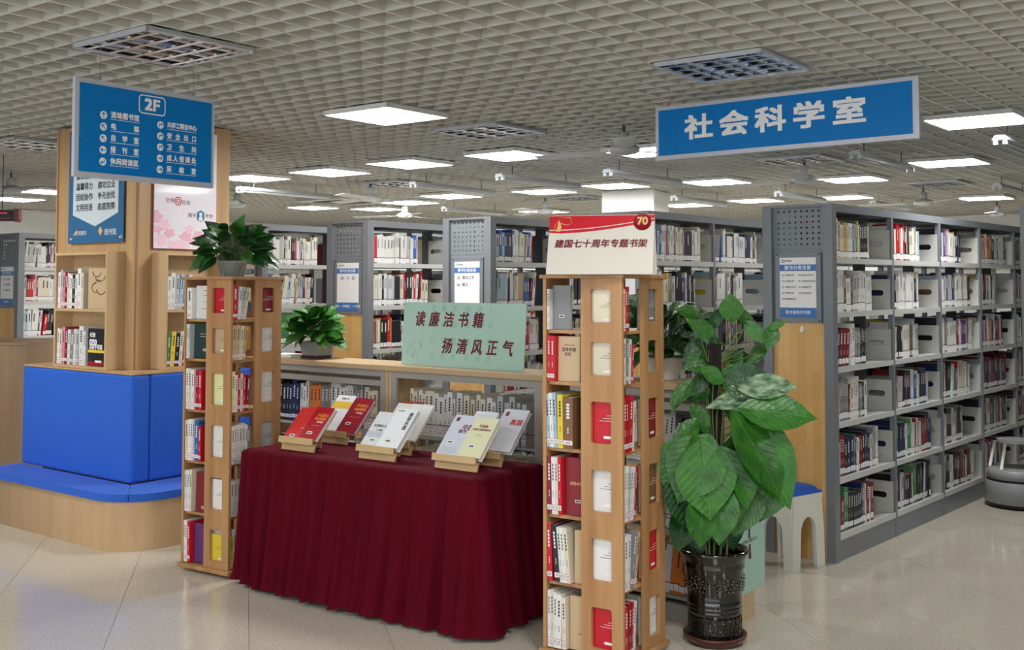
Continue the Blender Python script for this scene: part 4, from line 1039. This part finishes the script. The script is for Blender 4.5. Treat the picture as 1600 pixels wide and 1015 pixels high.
dbook(S6, .13, .145, .245, .022, lin(214,216,226), 'pale lilac book with glossy red brush title at the right end', deco((('真题',.70,.68,.036,'red'),), (), None, ((.12,.26,.83,.93,'maroon'),)), .004, .012)
# front row
S1 = stand(438, 701, wid, 'leftmost bamboo stand holding two red books, front row')
dbook(S1, .012, .128, .20, .018, lin(206,50,48), 'bright red book at the far left of the table', deco((('论党建',.80,.34,.014,'palered'),), ((.3,.45,.8,'palered'),(.25,.4,.6,'palered')), (.42,.10)), 0, 0)
dbook(S1, .134, .125, .205, .026, lin(170,14,32), 'dark red book with orange title in front on the leftmost stand', deco((('不忘初心',.62,.74,.02,'orange'),('牢记使命',.58,.63,.02,'orange'),('学习读本',.66,.53,.012,'white')), ((.3,.75,.42,'palered'),), (.45,.2)), -.006, .002)
S2 = stand(558.5, 715, wid, 'middle bamboo stand holding two white books, front row')
dbook(S2, .004, .135, .215, .016, lin(222,224,226), 'greyish white book on the left of the middle stand', deco((('马克思主义与',.5,.60,.017,'ink'),('工人阶级',.5,.48,.011,'ink')), (), (.45,.2), ((0,1,.28,.44,'palegrey'),)), 0, 0)
dbook(S2, .128, .137, .235, .03, lin(236,240,242), 'thick white book with vertical dark title on the middle stand', deco((('黄',.80,.84,.028,'ink'),('金',.80,.73,.028,'ink'),('水',.80,.62,.028,'ink'),('道',.80,.51,.028,'ink'),('党员干部读本',.25,.93,.007,'ink')), ((.3,.5,.23,'yel'),), (.42,.16)), -.006, .002)
S3 = stand(677, 730, wid*1.05, 'rightmost bamboo stand holding a lilac and a cream book, front row')
dbook(S3, .006, .140, .235, .02, lin(206,210,222), 'pale lilac book with red brush title on the left of the rightmost stand', deco((('中国',.78,.70,.034,'maroon'),('读书',.62,.60,.024,'maroon')), ((.66,.68,.4,'red'),), (.35,.33), ((.12,.26,.85,.94,'maroon'),(.1,.75,.08,.22,'palegrey'))), 0, 0)
dbook(S3, .140, .135, .225, .026, lin(222,222,184), 'cream book with red title at the front right of the table', deco((('习语金',.5,.78,.018,'maroon'),('改革开放思想研究',.5,.69,.013,'maroon')), ((.4,.6,.56,'ink'),(.3,.7,.52,'palegrey')), (.42,.27)), -.006, .002)

# ------------------------------------------------------------------ low double sided shelf (counter) with wooden top
CT = 1.085; E1 = atz(1126, 603.4, CT); dcn = -vD            # front right corner of the top; runs along -v
CF = Matrix(((vD.x, uD.x, 0, E1.x), (vD.y, uD.y, 0, E1.y), (0, 0, 1, 0), (0, 0, 0, 1)))   # x<0 to the left, y into depth
CD = .29; LC = 3.19
def px_to_x(px, py):
    p = onplane(px, py, E1, uD); return (p - E1).dot(vD)
xs = [px_to_x(848, 600), px_to_x(604, 600), px_to_x(604, 600) - 1.08]
print('counter', xs)
units = [(xs[0], -.0), (xs[1], xs[0]), (xs[2], xs[1])]
names = ['low grey-framed shelf unit at the right end behind the pothos plant', 'low grey-framed shelf unit behind the white display books', 'low grey-framed shelf unit left, behind the red display books']
cols = [['white','black','cream','pale grey','grey','orange','brown','white','black','dark red'], ['white','cream','white','pale grey','cream','pale grey'], ['grey','white','black','grey','white','cream','cream','white','navy blue','black','orange','white']]
CTIER = [.10, .40, .70]
for ui, (x0, x1) in enumerate(units):
    L = x1 - x0 - .004
    Tu = CF @ Tm(x0+.002, .015, 0)
    t = empty('low_shelf_unit', Tu, names[ui], 'bookshelf', 'low shelf units under one wooden top')
    D = CD - .02
    for xx in (0, L-.02): MB().box(xx, xx+.02, 0, D, 0, CT-.0325).build('side_panel', [M['top']], t)
    if ui == 0:
        pass
    for yy in (.0, D-.02):
        b = MB(); b.box(.0205, .062, yy, yy+.02, 0, CT-.033); b.box(L-.062, L-.0205, yy, yy+.02, 0, CT-.033); b.box(.062, L-.062, yy, yy+.02, CT-.070, CT-.033); b.box(.062, L-.062, yy, yy+.02, 0, .07)
        if ui != 1: b.box(.062, L-.062, yy, yy+.02, CT-.125, CT-.092)
        b.build('frame', [M['framegrey']], t)
    for z in CTIER:
        b = MB(); b.box(.063, L-.063, .021, D-.021, z-.014, z); b.build('shelf', [M['framegrey']], t)
    for z in CTIER[1:]:
        MB().tube([(.0635, .025, z+.07),(L-.0635, .025, z+.07)], .002, 5).build('wire', [M['black']], t)
    Fm = Tu
    TN3 = ['bottom','middle','top']
    for ti, z in enumerate(CTIER):
        x = .085; i = 0
        lean0 = 6 if ui == 0 else 2
        while True:
            c = random.choice(cols[ui]) if i % 3 == 0 or i == 0 else c
            tk = random.uniform(.020, .040); h = random.uniform(.215, .255) if ti == 2 else random.uniform(.19,.235)
            if x + tk + .05 > L - .075 - (.06 if ui == 0 else 0): break
            if ui == 1 and ti == 2 and i == 0: x = .12
            add_book(Fm, x, .045, z+.001, tk, .165, h, lean0, c, f"{thick(tk)} {c} book, {ORD[min(i,33)]} from left, {TN3[ti]} tier of the {['right','middle','left'][ui]} low shelf unit", 'books in the low shelf units') if ti == 2 else stuff_book(Fm, x, .045, z+.001, tk, .165, h, lean0, c)
            x += tk/math.cos(R_(lean0)) + random.choice((.001,.001,.001,.012)); i += 1
t = empty('counter_top', CF, 'long pale wooden top running across the low shelf units', 'counter top')
MB().box(-LC, .012, -.008, CD, CT-.032, CT).build('board', [M['top']], t, None, .004)
# wooden end panel of the run and the green poster board standing against it
t = empty('end_panel', CF, 'brown wooden end panel closing the right end of the low shelves', 'panel')
MB().box(.0, .018, .0, CD-.004, 0, CT-.033).build('board', [M['top']], t)
pe = lambda px, py: onplane(px, py, E1 + vD*.024, vD)
y0 = (pe(1146, 800)-E1).dot(uD); y1 = (pe(1191, 800)-E1).dot(uD); print('end', y0, y1)
PE = CF @ Tm(.024, 0, 0) @ Matrix.Rotation(R_(90), 4, 'Z')      # drawing x = into depth, -y faces the viewer side
def sheet(name, z0, z1, m, lab, ya, yb, deco_):
    t = empty(name, PE @ Tm(ya, 0, z0), lab, 'poster'); w_ = yb-ya; h_ = z1-z0
    MB().box(0, w_, -.0, .004, 0, h_).build('board', [m], t); deco_(t, w_, h_); return t
zA = pe(1170, 612).z; zB = pe(1170, 733).z; zC = pe(1170, 735).z; zD = pe(1170, 925).z
print(zA, zB, zC, zD)
def d1(t, w, h):
    MB().box(0, w, -.0008, 0, h*.72, h*.78).build('blue_band', [M['cardblue']], t); MB().box(0, w, -.0008, 0, 0, h*.12).build('blue_band', [M['cardblue']], t)
    text('最美图书馆', .036, M['ink'], t, Tm(w/2, -.001, h*.5), .02)
def d2(t, w, h):
    text('读书使人明理 学习', .019, M['ink'], t, Tm(w/2, -.001, h*.42), .01)
    MB().prism([(w*.47,h*.44),(w*.52,h*.44),(w*.5,h*.95),(w*.46,h*.95)], -.001, 0).build('pen_stroke', [M['brownink']], t)
    MB().prism([(w*.47,h*.27),(w*.55,h*.27),(w*.53,h*.39),(w*.48,h*.39)], -.001, 0).build('pen_stroke', [M['brownink']], t)
    MB().prism([(w*.28,h*.52),(w*.34,h*.62),(w*.36,h*.7),(w*.26,h*.62)], -.001, 0).build('red_mark', [M['red']], t)
    MB().prism([(w*.35,h*.75),(w*.45,h*.82),(w*.65,h*.78),(w*.5,h*.73)], -.001, 0).build('red_mark', [M['maroon']], t)
sheet('notice', zB, zA, M['greypale'], 'pale notice with blue bands on the low shelf end, above the mint poster', y0+.0, y1-.02, d1)
sheet('poster', zD, zC, M['mint'], 'mint green poster leaning on the low shelf end beside the pothos pot', y0+.0, y1+.02, d2)
# green board standing on the counter
bx0, bx1 = (onplane(629, 560, E1+uD*.10, uD)-E1).dot(vD), (onplane(820, 575, E1+uD*.10, uD)-E1).dot(vD)
btop = onplane(720, 474, E1+uD*.11, uD).z
T = CF @ Tm(bx0, .09, CT+.001) @ Matrix.Rotation(R_(-4), 4, 'X'); bw, bh = bx1-bx0, (btop-CT)+.004; print('board', bw, bh)
t = empty('board_sign', T, 'mint green board with two lines of red brush lettering on the counter', 'sign')
MB().box(0, bw, 0, .006, 0, bh).build('board', [M['mint']], t)
for row_, s in ((.72, '读廉洁书籍'), (.31, '扬清风正气')):
    for i, c_ in enumerate(s): text(c_, bh*.25, M['maroon'], t, Tm(bw*((.145 if row_ > .5 else .385)+i*.121), -.0022, bh*(row_ - .0*i)), .025, shear=.18, sx=.85)
for cxx, s in ((.26,'学而心自'),(.35,'廉政文化'),(.44,'学以致用'),(.55,'自律清正'),(.64,'清廉风尚'),(.73,'人自廉正')):
    for i, c_ in enumerate(s): text(c_, bh*.11, M['mintdark'], t, Tm(bw*cxx, -.0006, bh*(.90-i*.25)), .01)
rr = random.Random(2)
for i in range(16):
    x, z = bw*rr.uniform(.05,.17), bh*rr.uniform(.05,.33); a = rr.uniform(-1,1); L_ = .03
    MB().prism([(x,z),(x+.004+L_*.5*math.sin(a),z+L_*.5),(x+L_*math.sin(a),z+L_),(x-.004+L_*.5*math.sin(a),z+L_*.5)], -.0004-.0001*i*.1, 0).build('bamboo_print', [M['mintdark']], t)
MB().box(bw*.45, bw*.55, .006, .05, 0, .006).build('foot', [M['mint']], t)
# papers on the counter, far left
p = (onplane(452, 558, E1+uD*.12, uD)-E1).dot(vD)
o = MB().box(p-.18, p+.06, .08, .24, CT+.0005, CT+.014).build('paper_pile', [M['paper']], None, CF); tag(o, 'flat pile of white paper at the left end of the counter top', 'paper')
# ------------------------------------------------------------------ plants
def leaf_mesh(name, heart, mats, fold=.18, curl=.25, wav=0, wide=.42):
    """leaf of unit length: base at origin, tip at +y, normal +z"""
    prof = [(0,0),(.03,.10),(.12,.30),(.25,.43),(.4,.46),(.55,.40),(.7,.29),(.84,.15),(.94,.05),(1,0)] if heart else [(0,.02),(.1,.12),(.25,.26),(.4,.33),(.55,.32),(.7,.23),(.85,.11),(1,0)]
    vs = []; fs = []; n = len(prof)
    cols = [-1,-.5,0,.5,1]
    for k, (y, hw) in enumerate(prof):
        for c in cols:
            x = c*hw*wide/.42
            yy = y - (.27*abs(c)**1.3*(1-y)**4 if heart else 0)
            z = fold*abs(x) - curl*y*y*.6 + wav*math.sin(y*14+c*2)*abs(c)
            vs.append((x, yy, z))
    m = len(cols)
    for k in range(n-1):
        for j in range(m-1): fs.append((k*m+j, k*m+j+1, (k+1)*m+j+1, (k+1)*m+j))
    return MB().add(vs, fs, 0, None, True).mesh(name, mats)
M['leafb'] = leafmat('leaf_pale', lin(56,116,34), lin(40,100,28), lin(104,156,70))
M['leafvar'] = leafmat('leaf_variegated', lin(34,82,36), lin(150,176,140), lin(180,200,168))
LH = [leaf_mesh('leaf', True, [M['leaf']], .25, .3, .01), leaf_mesh('leaf', True, [M['leafb']], .15, .15, .01), leaf_mesh('leaf', True, [M['leafdark']], .3, .45, .015), leaf_mesh('leaf', True, [M['leafvar']], .3, .3, .01)]
LB_ = [leaf_mesh('leaf', False, [M['leaf']], .3, .5), leaf_mesh('leaf', False, [M['leafdark']], .25, .35), leaf_mesh('leaf', False, [M['leafb']], .3, .6)]
def orient(tip, nrm):
    y = Vector(tip).normalized(); n = Vector(nrm); z = (n - y*n.dot(y)).normalized(); x = y.cross(z)
    return Matrix(((x.x,y.x,z.x,0),(x.y,y.y,z.y,0),(x.z,y.z,z.z,0),(0,0,0,1)))
def bush(T, n, spread, height, llen, label, seed, meshes, potdraw, base_z, variegated=False):
    t = empty('potted_plant', T, label, 'plant'); potdraw(t)
    r = random.Random(seed)
    for i in range(n):
        a = i*2.39996 + r.uniform(-.3,.3); q = (i+.5)/n; el = q          # 0 = centre/top, 1 = outer/low
        rad = spread*(.15+.85*math.sqrt(q))*r.uniform(.75,1.05)
        z = base_z + height*(1-.85*q**1.3)*r.uniform(.8,1.05)
        tip = Vector((math.cos(a), math.sin(a), .75-1.1*q+r.uniform(-.3,.35)))
        L = llen*r.uniform(.75,1.15)
        end = Vector((rad*math.cos(a)*.75, rad*math.sin(a)*.75, z))
        st = Vector((.25*spread*math.cos(a)*.4, .25*spread*math.sin(a)*.4, base_z-.02))
        midp = (st+end)/2 + Vector((0,0,.03+.05*q))
        MB().tube([st, midp, end], .0022, 4).build('stem', [M['stem']], t)
        nr = Vector((math.cos(a)*.4, math.sin(a)*.4, 1)) + Vector((r.uniform(-.5,.5), r.uniform(-.5,.5), 0)) + Vector((.0,-.75,0))
        link('leaf', r.choice(meshes), t, Matrix.Translation(end) @ orient(tip, nr) @ Matrix.Diagonal((L*.9, L, L, 1)))
    return t
def pot_basket(t):
    b = MB(); b.lathe([(0,.0),(.062,.0),(.078,.075),(.085,.08),(.083,.086),(.074,.084),(.07,.07)], 20); b.build('pot', [M['potgrey']], t)
    for k in range(8):
        a = k*.785; MB().tube([(.0635*math.cos(a), .0635*math.sin(a), .005),(.0775*math.cos(a+.3), .0775*math.sin(a+.3), .075)], .0025, 5).build('pot_rib', [M['potgrey']], t)
    MB().lathe([(0,.068),(.072,.07)], 16).build('soil', [M['soil']], t)
def pot_square(t):
    b = MB(); b.zprism([(-.075,-.06),(.075,-.06),(.075,.06),(-.075,.06)], 0, .018); b.build('saucer', [M['potbase']], t, None, .004)
    b = MB(); vs = [(-.068,-.052,.0185),(.068,-.052,.0185),(.068,.052,.0185),(-.068,.052,.0185),(-.085,-.066,.105),(.085,-.066,.105),(.085,.066,.105),(-.085,.066,.105)]
    b.add(vs, [(0,3,2,1),(0,1,5,4),(1,2,6,5),(2,3,7,6),(3,0,4,7)]); b.add([(v[0]*.93,v[1]*.93,v[2]) for v in vs], [(0,1,5,4),(1,2,6,5),(2,3,7,6),(3,0,4,7)]); b.add([vs[4],vs[5],vs[6],vs[7]]+[(v[0]*.93,v[1]*.93,v[2]) for v in vs[4:]], [(i,(i+1)%4,4+(i+1)%4,4+i) for i in range(4)])
    b.build('pot', [M['potgrey']], t); MB().box(-.075,.075,-.058,.058,.085,.092).build('soil', [M['soil']], t)
def pot_bowl(t):
    b = MB(); b.lathe([(0,.0),(.065,.0),(.07,.012),(.10,.10),(.108,.105),(.105,.112),(.095,.108),(.09,.09)], 24); b.build('pot', [M['stool']], t); MB().lathe([(0,.088),(.093,.09)], 16).build('soil', [M['soil']], t)
cL = ML @ Vector((.185, .185, STOP+.0165)); pp = atz(366, 424, cL.z+.0)
p = ML @ Vector((.205, .13, 0)); pl_ = aty(363, 430, 5.98)
bush(frame(pl_.x, pl_.y, STOP+.0165, 10), 90, .195, .15, .132, 'leafy green plant in a grey basket pot on the left revolving bookshelf', 4, [LB_[0],LB_[1],LB_[1],LB_[1],LB_[2]], pot_basket, .075)
y_ = .15; pc = onplane(490, 560, E1+uD*.12, uD); xc_ = (pc-E1).dot(vD)
bush(CF @ Tm(xc_, .14, CT+.0006), 64, .155, .185, .125, 'bright green plant in a square grey pot on the left part of the counter', 9, [LH[0],LH[1],LH[1],LH[0],LB_[2]], pot_square, .09)
pc = onplane(1035, 590, E1+uD*.13, uD); xc_ = (pc-E1).dot(vD); print('x plants', xc_)
bush(CF @ Tm(xc_, .145, CT+.0006), 85, .235, .22, .14, 'spreading plant in a white bowl pot on the counter behind the right revolving bookshelf', 12, [LH[0],LH[2],LB_[0],LB_[1],LH[3]], pot_bowl, .10)

# big pothos on a moss pole
pc = atz(1113, 1000, 0); PY = 4.80; PX = (1111-800)/1700*PY*1.0
PX = 312/1700*PY
Tp = frame(PX, PY, 0, 0)
t = empty('pothos_plant', Tp, 'tall climbing pothos with big heart leaves on a dark pole in a black glazed pot', 'plant')
MB().lathe([(0,.0),(.115,.0),(.135,.03),(.138,.04),(.13,.042),(.118,.02),(0,.018)], 36).build('saucer', [M['saucer']], t)
prof = [(0,.0185),(.108,.0185),(.113,.03),(.114,.09),(.113,.135),(.118,.14),(.113,.146),(.114,.152),(.119,.157),(.114,.163),(.114,.169),(.119,.174),(.115,.18),(.118,.22),(.123,.28),(.129,.325),(.132,.335),(.129,.342),(.134,.36),(.148,.385),(.151,.395),(.147,.402),(.138,.40),(.128,.375),(.124,.35)]
MB().lathe(prof, 48).build('pot', [M['pot']], t)
MB().lathe([(0,.352),(.125,.354)], 24).build('soil', [M['soil']], t)
# raised relief: square key pattern round the foot, floral medallions above
rb = MB()
for k in range(26):
    a = 2*math.pi*k/26; Rk = Matrix.Rotation(a, 4, 'Z')
    for (x0,x1,z0,z1) in ((-.010,.010,.038,.043),(-.010,.010,.078,.083),(-.010,-.006,.043,.078),(.006,.010,.056,.078),(-.003,.010,.053,.057),(-.003,.001,.057,.068),(-.010,.010,.09,.094),(-.010,.010,.118,.122),(-.002,.003,.094,.118)):
        rb.box(x0, x1, -.1165, -.112, z0, z1, 0, Rk)
tag(rb.build('key_pattern', [M['pot']], t), kind='stuff')
rb = MB()
for k in range(6):
    Rk = Matrix.Rotation(2*math.pi*k/6+.2, 4, 'Z')
    for i in range(22):
        aa = i*2.4; rr_ = .0042*math.sqrt(i)*1.9
        rb.lathe([(.0055,0),(.004,.002),(0,.003)], 6, 0, Rk @ Tm(rr_*1.5*math.cos(aa), -.1225-.02*(max(0,(.27+rr_*math.sin(aa)-.22))*3)*.35, .262+rr_*math.sin(aa)) @ Matrix.Rotation(R_(90),4,'X'))
M['relief'] = mat('relief_glaze', lin(52,38,32), .2, coat=.5)
tag(rb.build('floral_relief', [M['relief']], t), kind='stuff')
ptop = aty(1115, 537, PY).z
MB().lathe([(0,.35),(.031,.35),(.031,ptop),(.024,ptop),(.024,ptop-.03),(0,ptop-.03)], 20).build('moss_pole', [M['coir']], t, Tm(.008,0,0))
# leaves: (base px, base py, length px, direction in picture deg (0 = right, -90 = down), depth offset, mesh, width factor, droop normal x)
leaves = [
 (1143,494,38,95,-.02,1,1.15,0),(1085,492,34,160,.03,0,.8,.3),(1108,520,42,150,0,0,.75,0),(1112,508,36,60,.04,2,.7,0),(1170,500,34,150,0,0,.8,0),(1170,508,38,-50,-.02,1,.75,0),
 (1208,515,34,-110,-.03,0,.9,.2),(1203,512,30,25,-.03,1,.5,0),(1192,545,40,-140,.05,0,.6,0),(1124,592,38,150,-.06,1,.9,0),(1132,594,44,40,-.02,0,.8,0),(1166,565,36,150,.08,2,.8,0),
 (1145,600,62,15,-.05,2,1.05,0),(1172,606,74,5,-.08,3,.62,0),(1178,640,96,-5,-.12,1,.75,0),(1170,622,72,-172,-.04,3,.5,0),(1098,590,34,-120,-.03,2,.8,0),(1104,612,38,-170,-.03,2,.9,0),
 (1075,602,40,-130,-.08,0,.7,0),(1085,640,46,-60,-.06,0,.75,0),(1060,612,34,-110,-.05,1,.6,0),(1136,640,34,-60,-.05,0,.6,0),(1150,655,44,-20,-.03,0,.6,0),
 (1082,665,58,-125,-.10,0,.75,0),(1090,672,34,-150,-.02,0,.7,0),(1065,700,72,-110,-.12,0,1.1,-.2),(1100,700,92,-120,-.14,0,1.15,0),(1098,712,96,-85,-.16,1,1.1,0),(1130,720,92,-75,-.14,0,1.1,.2),
 (1160,668,120,-58,-.14,0,.95,.3),(1178,672,130,-66,-.10,1,.75,.3),(1185,700,100,-95,-.08,0,.9,.2),(1156,752,44,-75,-.16,1,.8,0),(1065,745,86,-80,-.12,2,.9,0),(1095,785,68,-90,-.17,0,1.0,0),
 (1125,770,78,-95,-.15,0,.9,0),(1180,770,76,-120,-.1,0,.7,0),(1070,800,62,-100,-.08,2,.9,0),(1120,742,70,-110,-.05,2,1.1,0),(1055,742,66,-70,-.09,0,1.0,0),(1150,700,80,-85,-.02,2,1.1,0),(1085,735,90,-100,-.02,2,1.1,0),(1105,800,60,-60,-.05,2,.9,0),
 (1210,740,78,-110,-.08,0,.9,.2),(1145,575,30,60,.02,0,.7,0),(1105,560,44,-160,.03,0,.9,0),(1095,540,40,-140,.05,2,.9,0),(1090,832,48,-110,.02,2,.9,0),(1135,800,60,-80,.0,2,.9,0)]
for (bx, by, Lp, an, dy, mi, wf, nx) in leaves:
    p = aty(bx, by, PY+dy) - Vector((PX, PY, 0)); L = Lp/1700*PY*.98
    a = R_(an); down = an < -40 and an > -140
    tip = Vector((math.cos(a), -.22 if down else -.25, math.sin(a)))
    _r = random.Random(int(bx*7+by*13)); nr = Vector((nx + .25*math.cos(a) + _r.uniform(-.4,.4), -1.0, .35 + _r.uniform(-.3,.35)))
    MM = Matrix.Translation(p) @ orient(tip, nr) @ Matrix.Diagonal((L*wf*.98, L, L*.8, 1))
    link('leaf', LH[mi], t, MM)
    zc = max(.45, min(ptop-.06, p.z - .10 if an > -40 else p.z + .05))
    if p.z > ptop - .03: zc = ptop-.08
    st = Vector((.008 + .028*(1 if p.x > 0 else -1), -.01, zc))
    mp = (st + p)/2 + Vector((0, -.01, .035 if down else -.015))
    MB().tube([st, mp, p], .0034, 5, 0, .0022).build('stem', [M['stem']], t)
for k in range(5):
    x = -.035 + k*.018; pts = [Vector((x + .012*math.sin(z*9+k), -.035+.006*math.sin(z*7+k*2), z)) for z in [.34 + .09*i for i in range(10)]]
    MB().tube(pts, .006, 6, 0, .003).build('vine', [M['stem']], t)

# ------------------------------------------------------------------ stool beside the tall bookcase
a = atz(1240, 893, 0); b_s = atz(1270, 883, 0)
T = frame(1.505, 5.905, 0, 37)
t = empty('stool', T, 'white arched-leg stool with blue cushion before the wooden bookcase end', 'stool')
SH = .40; sw = .27
def arch_panel(w, h, top):
    n = 12; lw = .075; pts = [(.012, 0), (lw, 0)]
    r = (w-2*lw)/2; zc = .20
    pts = [(.0-.006, 0), (lw-.012, 0), (lw, zc)]
    for i in range(n+1):
        a = math.pi - math.pi*i/n; pts.append((w/2 + r*math.cos(a), zc + r*1.35*math.sin(a)))
    pts += [(w-lw, zc), (w-lw+.012, 0), (w+.006, 0), (w-.006, h), (.006, h)]
    return pts
pp_ = arch_panel(sw, SH, 0)
def arch(b, y0_, y1_, Mq):
    # concave outline: build as quads between outline and the outer border
    n = 14; w = sw; lw = .07; r = (w-2*lw)/2; zc = .19
    inner = [(lw-.008, 0), (lw, zc)] + [(w/2 + r*math.cos(math.pi - math.pi*i/n), zc + r*1.4*math.sin(math.pi - math.pi*i/n)) for i in range(1, n)] + [(w-lw, zc), (w-lw+.008, 0)]
    m = len(inner); outer = [(-.004, 0), (.0, zc)] + [((w)*(i/n), SH) for i in range(1, n)] + [(w, zc), (w+.004, 0)]
    vs = [(p[0], y, p[1]) for y in (y0_, y1_) for p in inner+outer]
    fs = []
    for i in range(m-1):
        fs += [(i, m+i, m+i+1, i+1), (2*m+i+1, 3*m+i+1, 3*m+i, 2*m+i), (i+1, 2*m+i+1, 2*m+i, i), (m+i, 3*m+i, 3*m+i+1, m+i+1)]
    fs += [(0, 2*m, 3*m, m), (m-1, 2*m-1, 4*m-1, 3*m-1)]
    b.add(vs, fs, 0, Mq)
for k in range(4):
    Mq = Tm(sw/2, sw/2, 0) @ Matrix.Rotation(R_(90*k), 4, 'Z') @ Tm(-sw/2, -sw/2, 0)
    b = MB(); arch(b, 0, .022, Mq); b.build('leg_panel', [M['stool']], t)
MB().box(.004, sw-.004, .004, sw-.004, SH-.03, SH-.0005).build('seat_board', [M['stool']], t)
N = 10; vs = []; fs = []
for i in range(N+1):
    for j in range(N+1):
        a_1, b_1 = i/N*2-1, j/N*2-1; vs.append((sw/2 + a_1*(sw/2-.006), sw/2 + b_1*(sw/2-.006), SH + .012 + .032*((1-a_1**4)*(1-b_1**4))**.5))
for i in range(N):
    for j in range(N): fs.append((i*(N+1)+j, (i+1)*(N+1)+j, (i+1)*(N+1)+j+1, i*(N+1)+j+1))
b = MB().add(vs, fs, 0, None, True); b.box(.006, sw-.006, .006, sw-.006, SH, SH+.0125); b.build('cushion', [M['cushion']], t)
# ------------------------------------------------------------------ round kick step stool
a = atz(1590, 797, 0); T = frame(a.x + .075, a.y + .16, 0, 0)
t = empty('step_stool', T, 'round grey kick step stool standing at the far bays, right edge', 'step stool')
MB().lathe([(0,.012),(.205,.012),(.205,.03)], 36).build('base_ring', [M['black']], t)
MB().lathe([(.20,.03),(.215,.035),(.205,.17),(.198,.18)], 36).build('lower_drum', [M['stepgrey']], t)
MB().lathe([(.196,.178),(.196,.195)], 36).build('bumper', [M['black']], t)
MB().lathe([(.19,.195),(.20,.20),(.19,.255),(.17,.262),(0,.262)], 36).build('upper_drum', [M['stepgrey']], t)
for s in (-1, 1):
    for yy in (-.09, .09): MB().tube([(s*.15, yy, .262), (s*.115, yy*.9, .44)], .011, 8).build('upright_tube', [M['white']], t)
b = MB(); b.zprism([(.13*math.cos(2*math.pi*i/24), .12*math.sin(2*math.pi*i/24)) for i in range(24)], .44, .46); b.build('top_step', [M['stepgrey']], t)
# ------------------------------------------------------------------ desk at the left edge
a = aty(41, 535, 8.15); T = frame(a.x-1.4, 8.15, 0, 0)
t = empty('reception_desk', T, 'brown wooden desk side cut off by the left edge, behind the bench', 'desk')
MB().box(0, 1.395, .01, .7, 0, a.z-.02).build('front_panel', [M['desk']], t); MB().box(0, 1.4, 0, .71, a.z-.0195, a.z).build('worktop', [M['desk']], t)

# far and hidden books: one mesh
o = STUFF.build('far_book', SM, None); tag(o, 'rows of smaller library books filling the remaining shelves of the grey bookcases', 'books', kind='stuff')
print('BOOKS', nbook[0], 'stuff faces', len(STUFF.f))
sc.cycles.use_denoising = True
sc.cycles.max_bounces = 5; sc.cycles.diffuse_bounces = 4; sc.cycles.glossy_bounces = 3; sc.cycles.transparent_max_bounces = 2
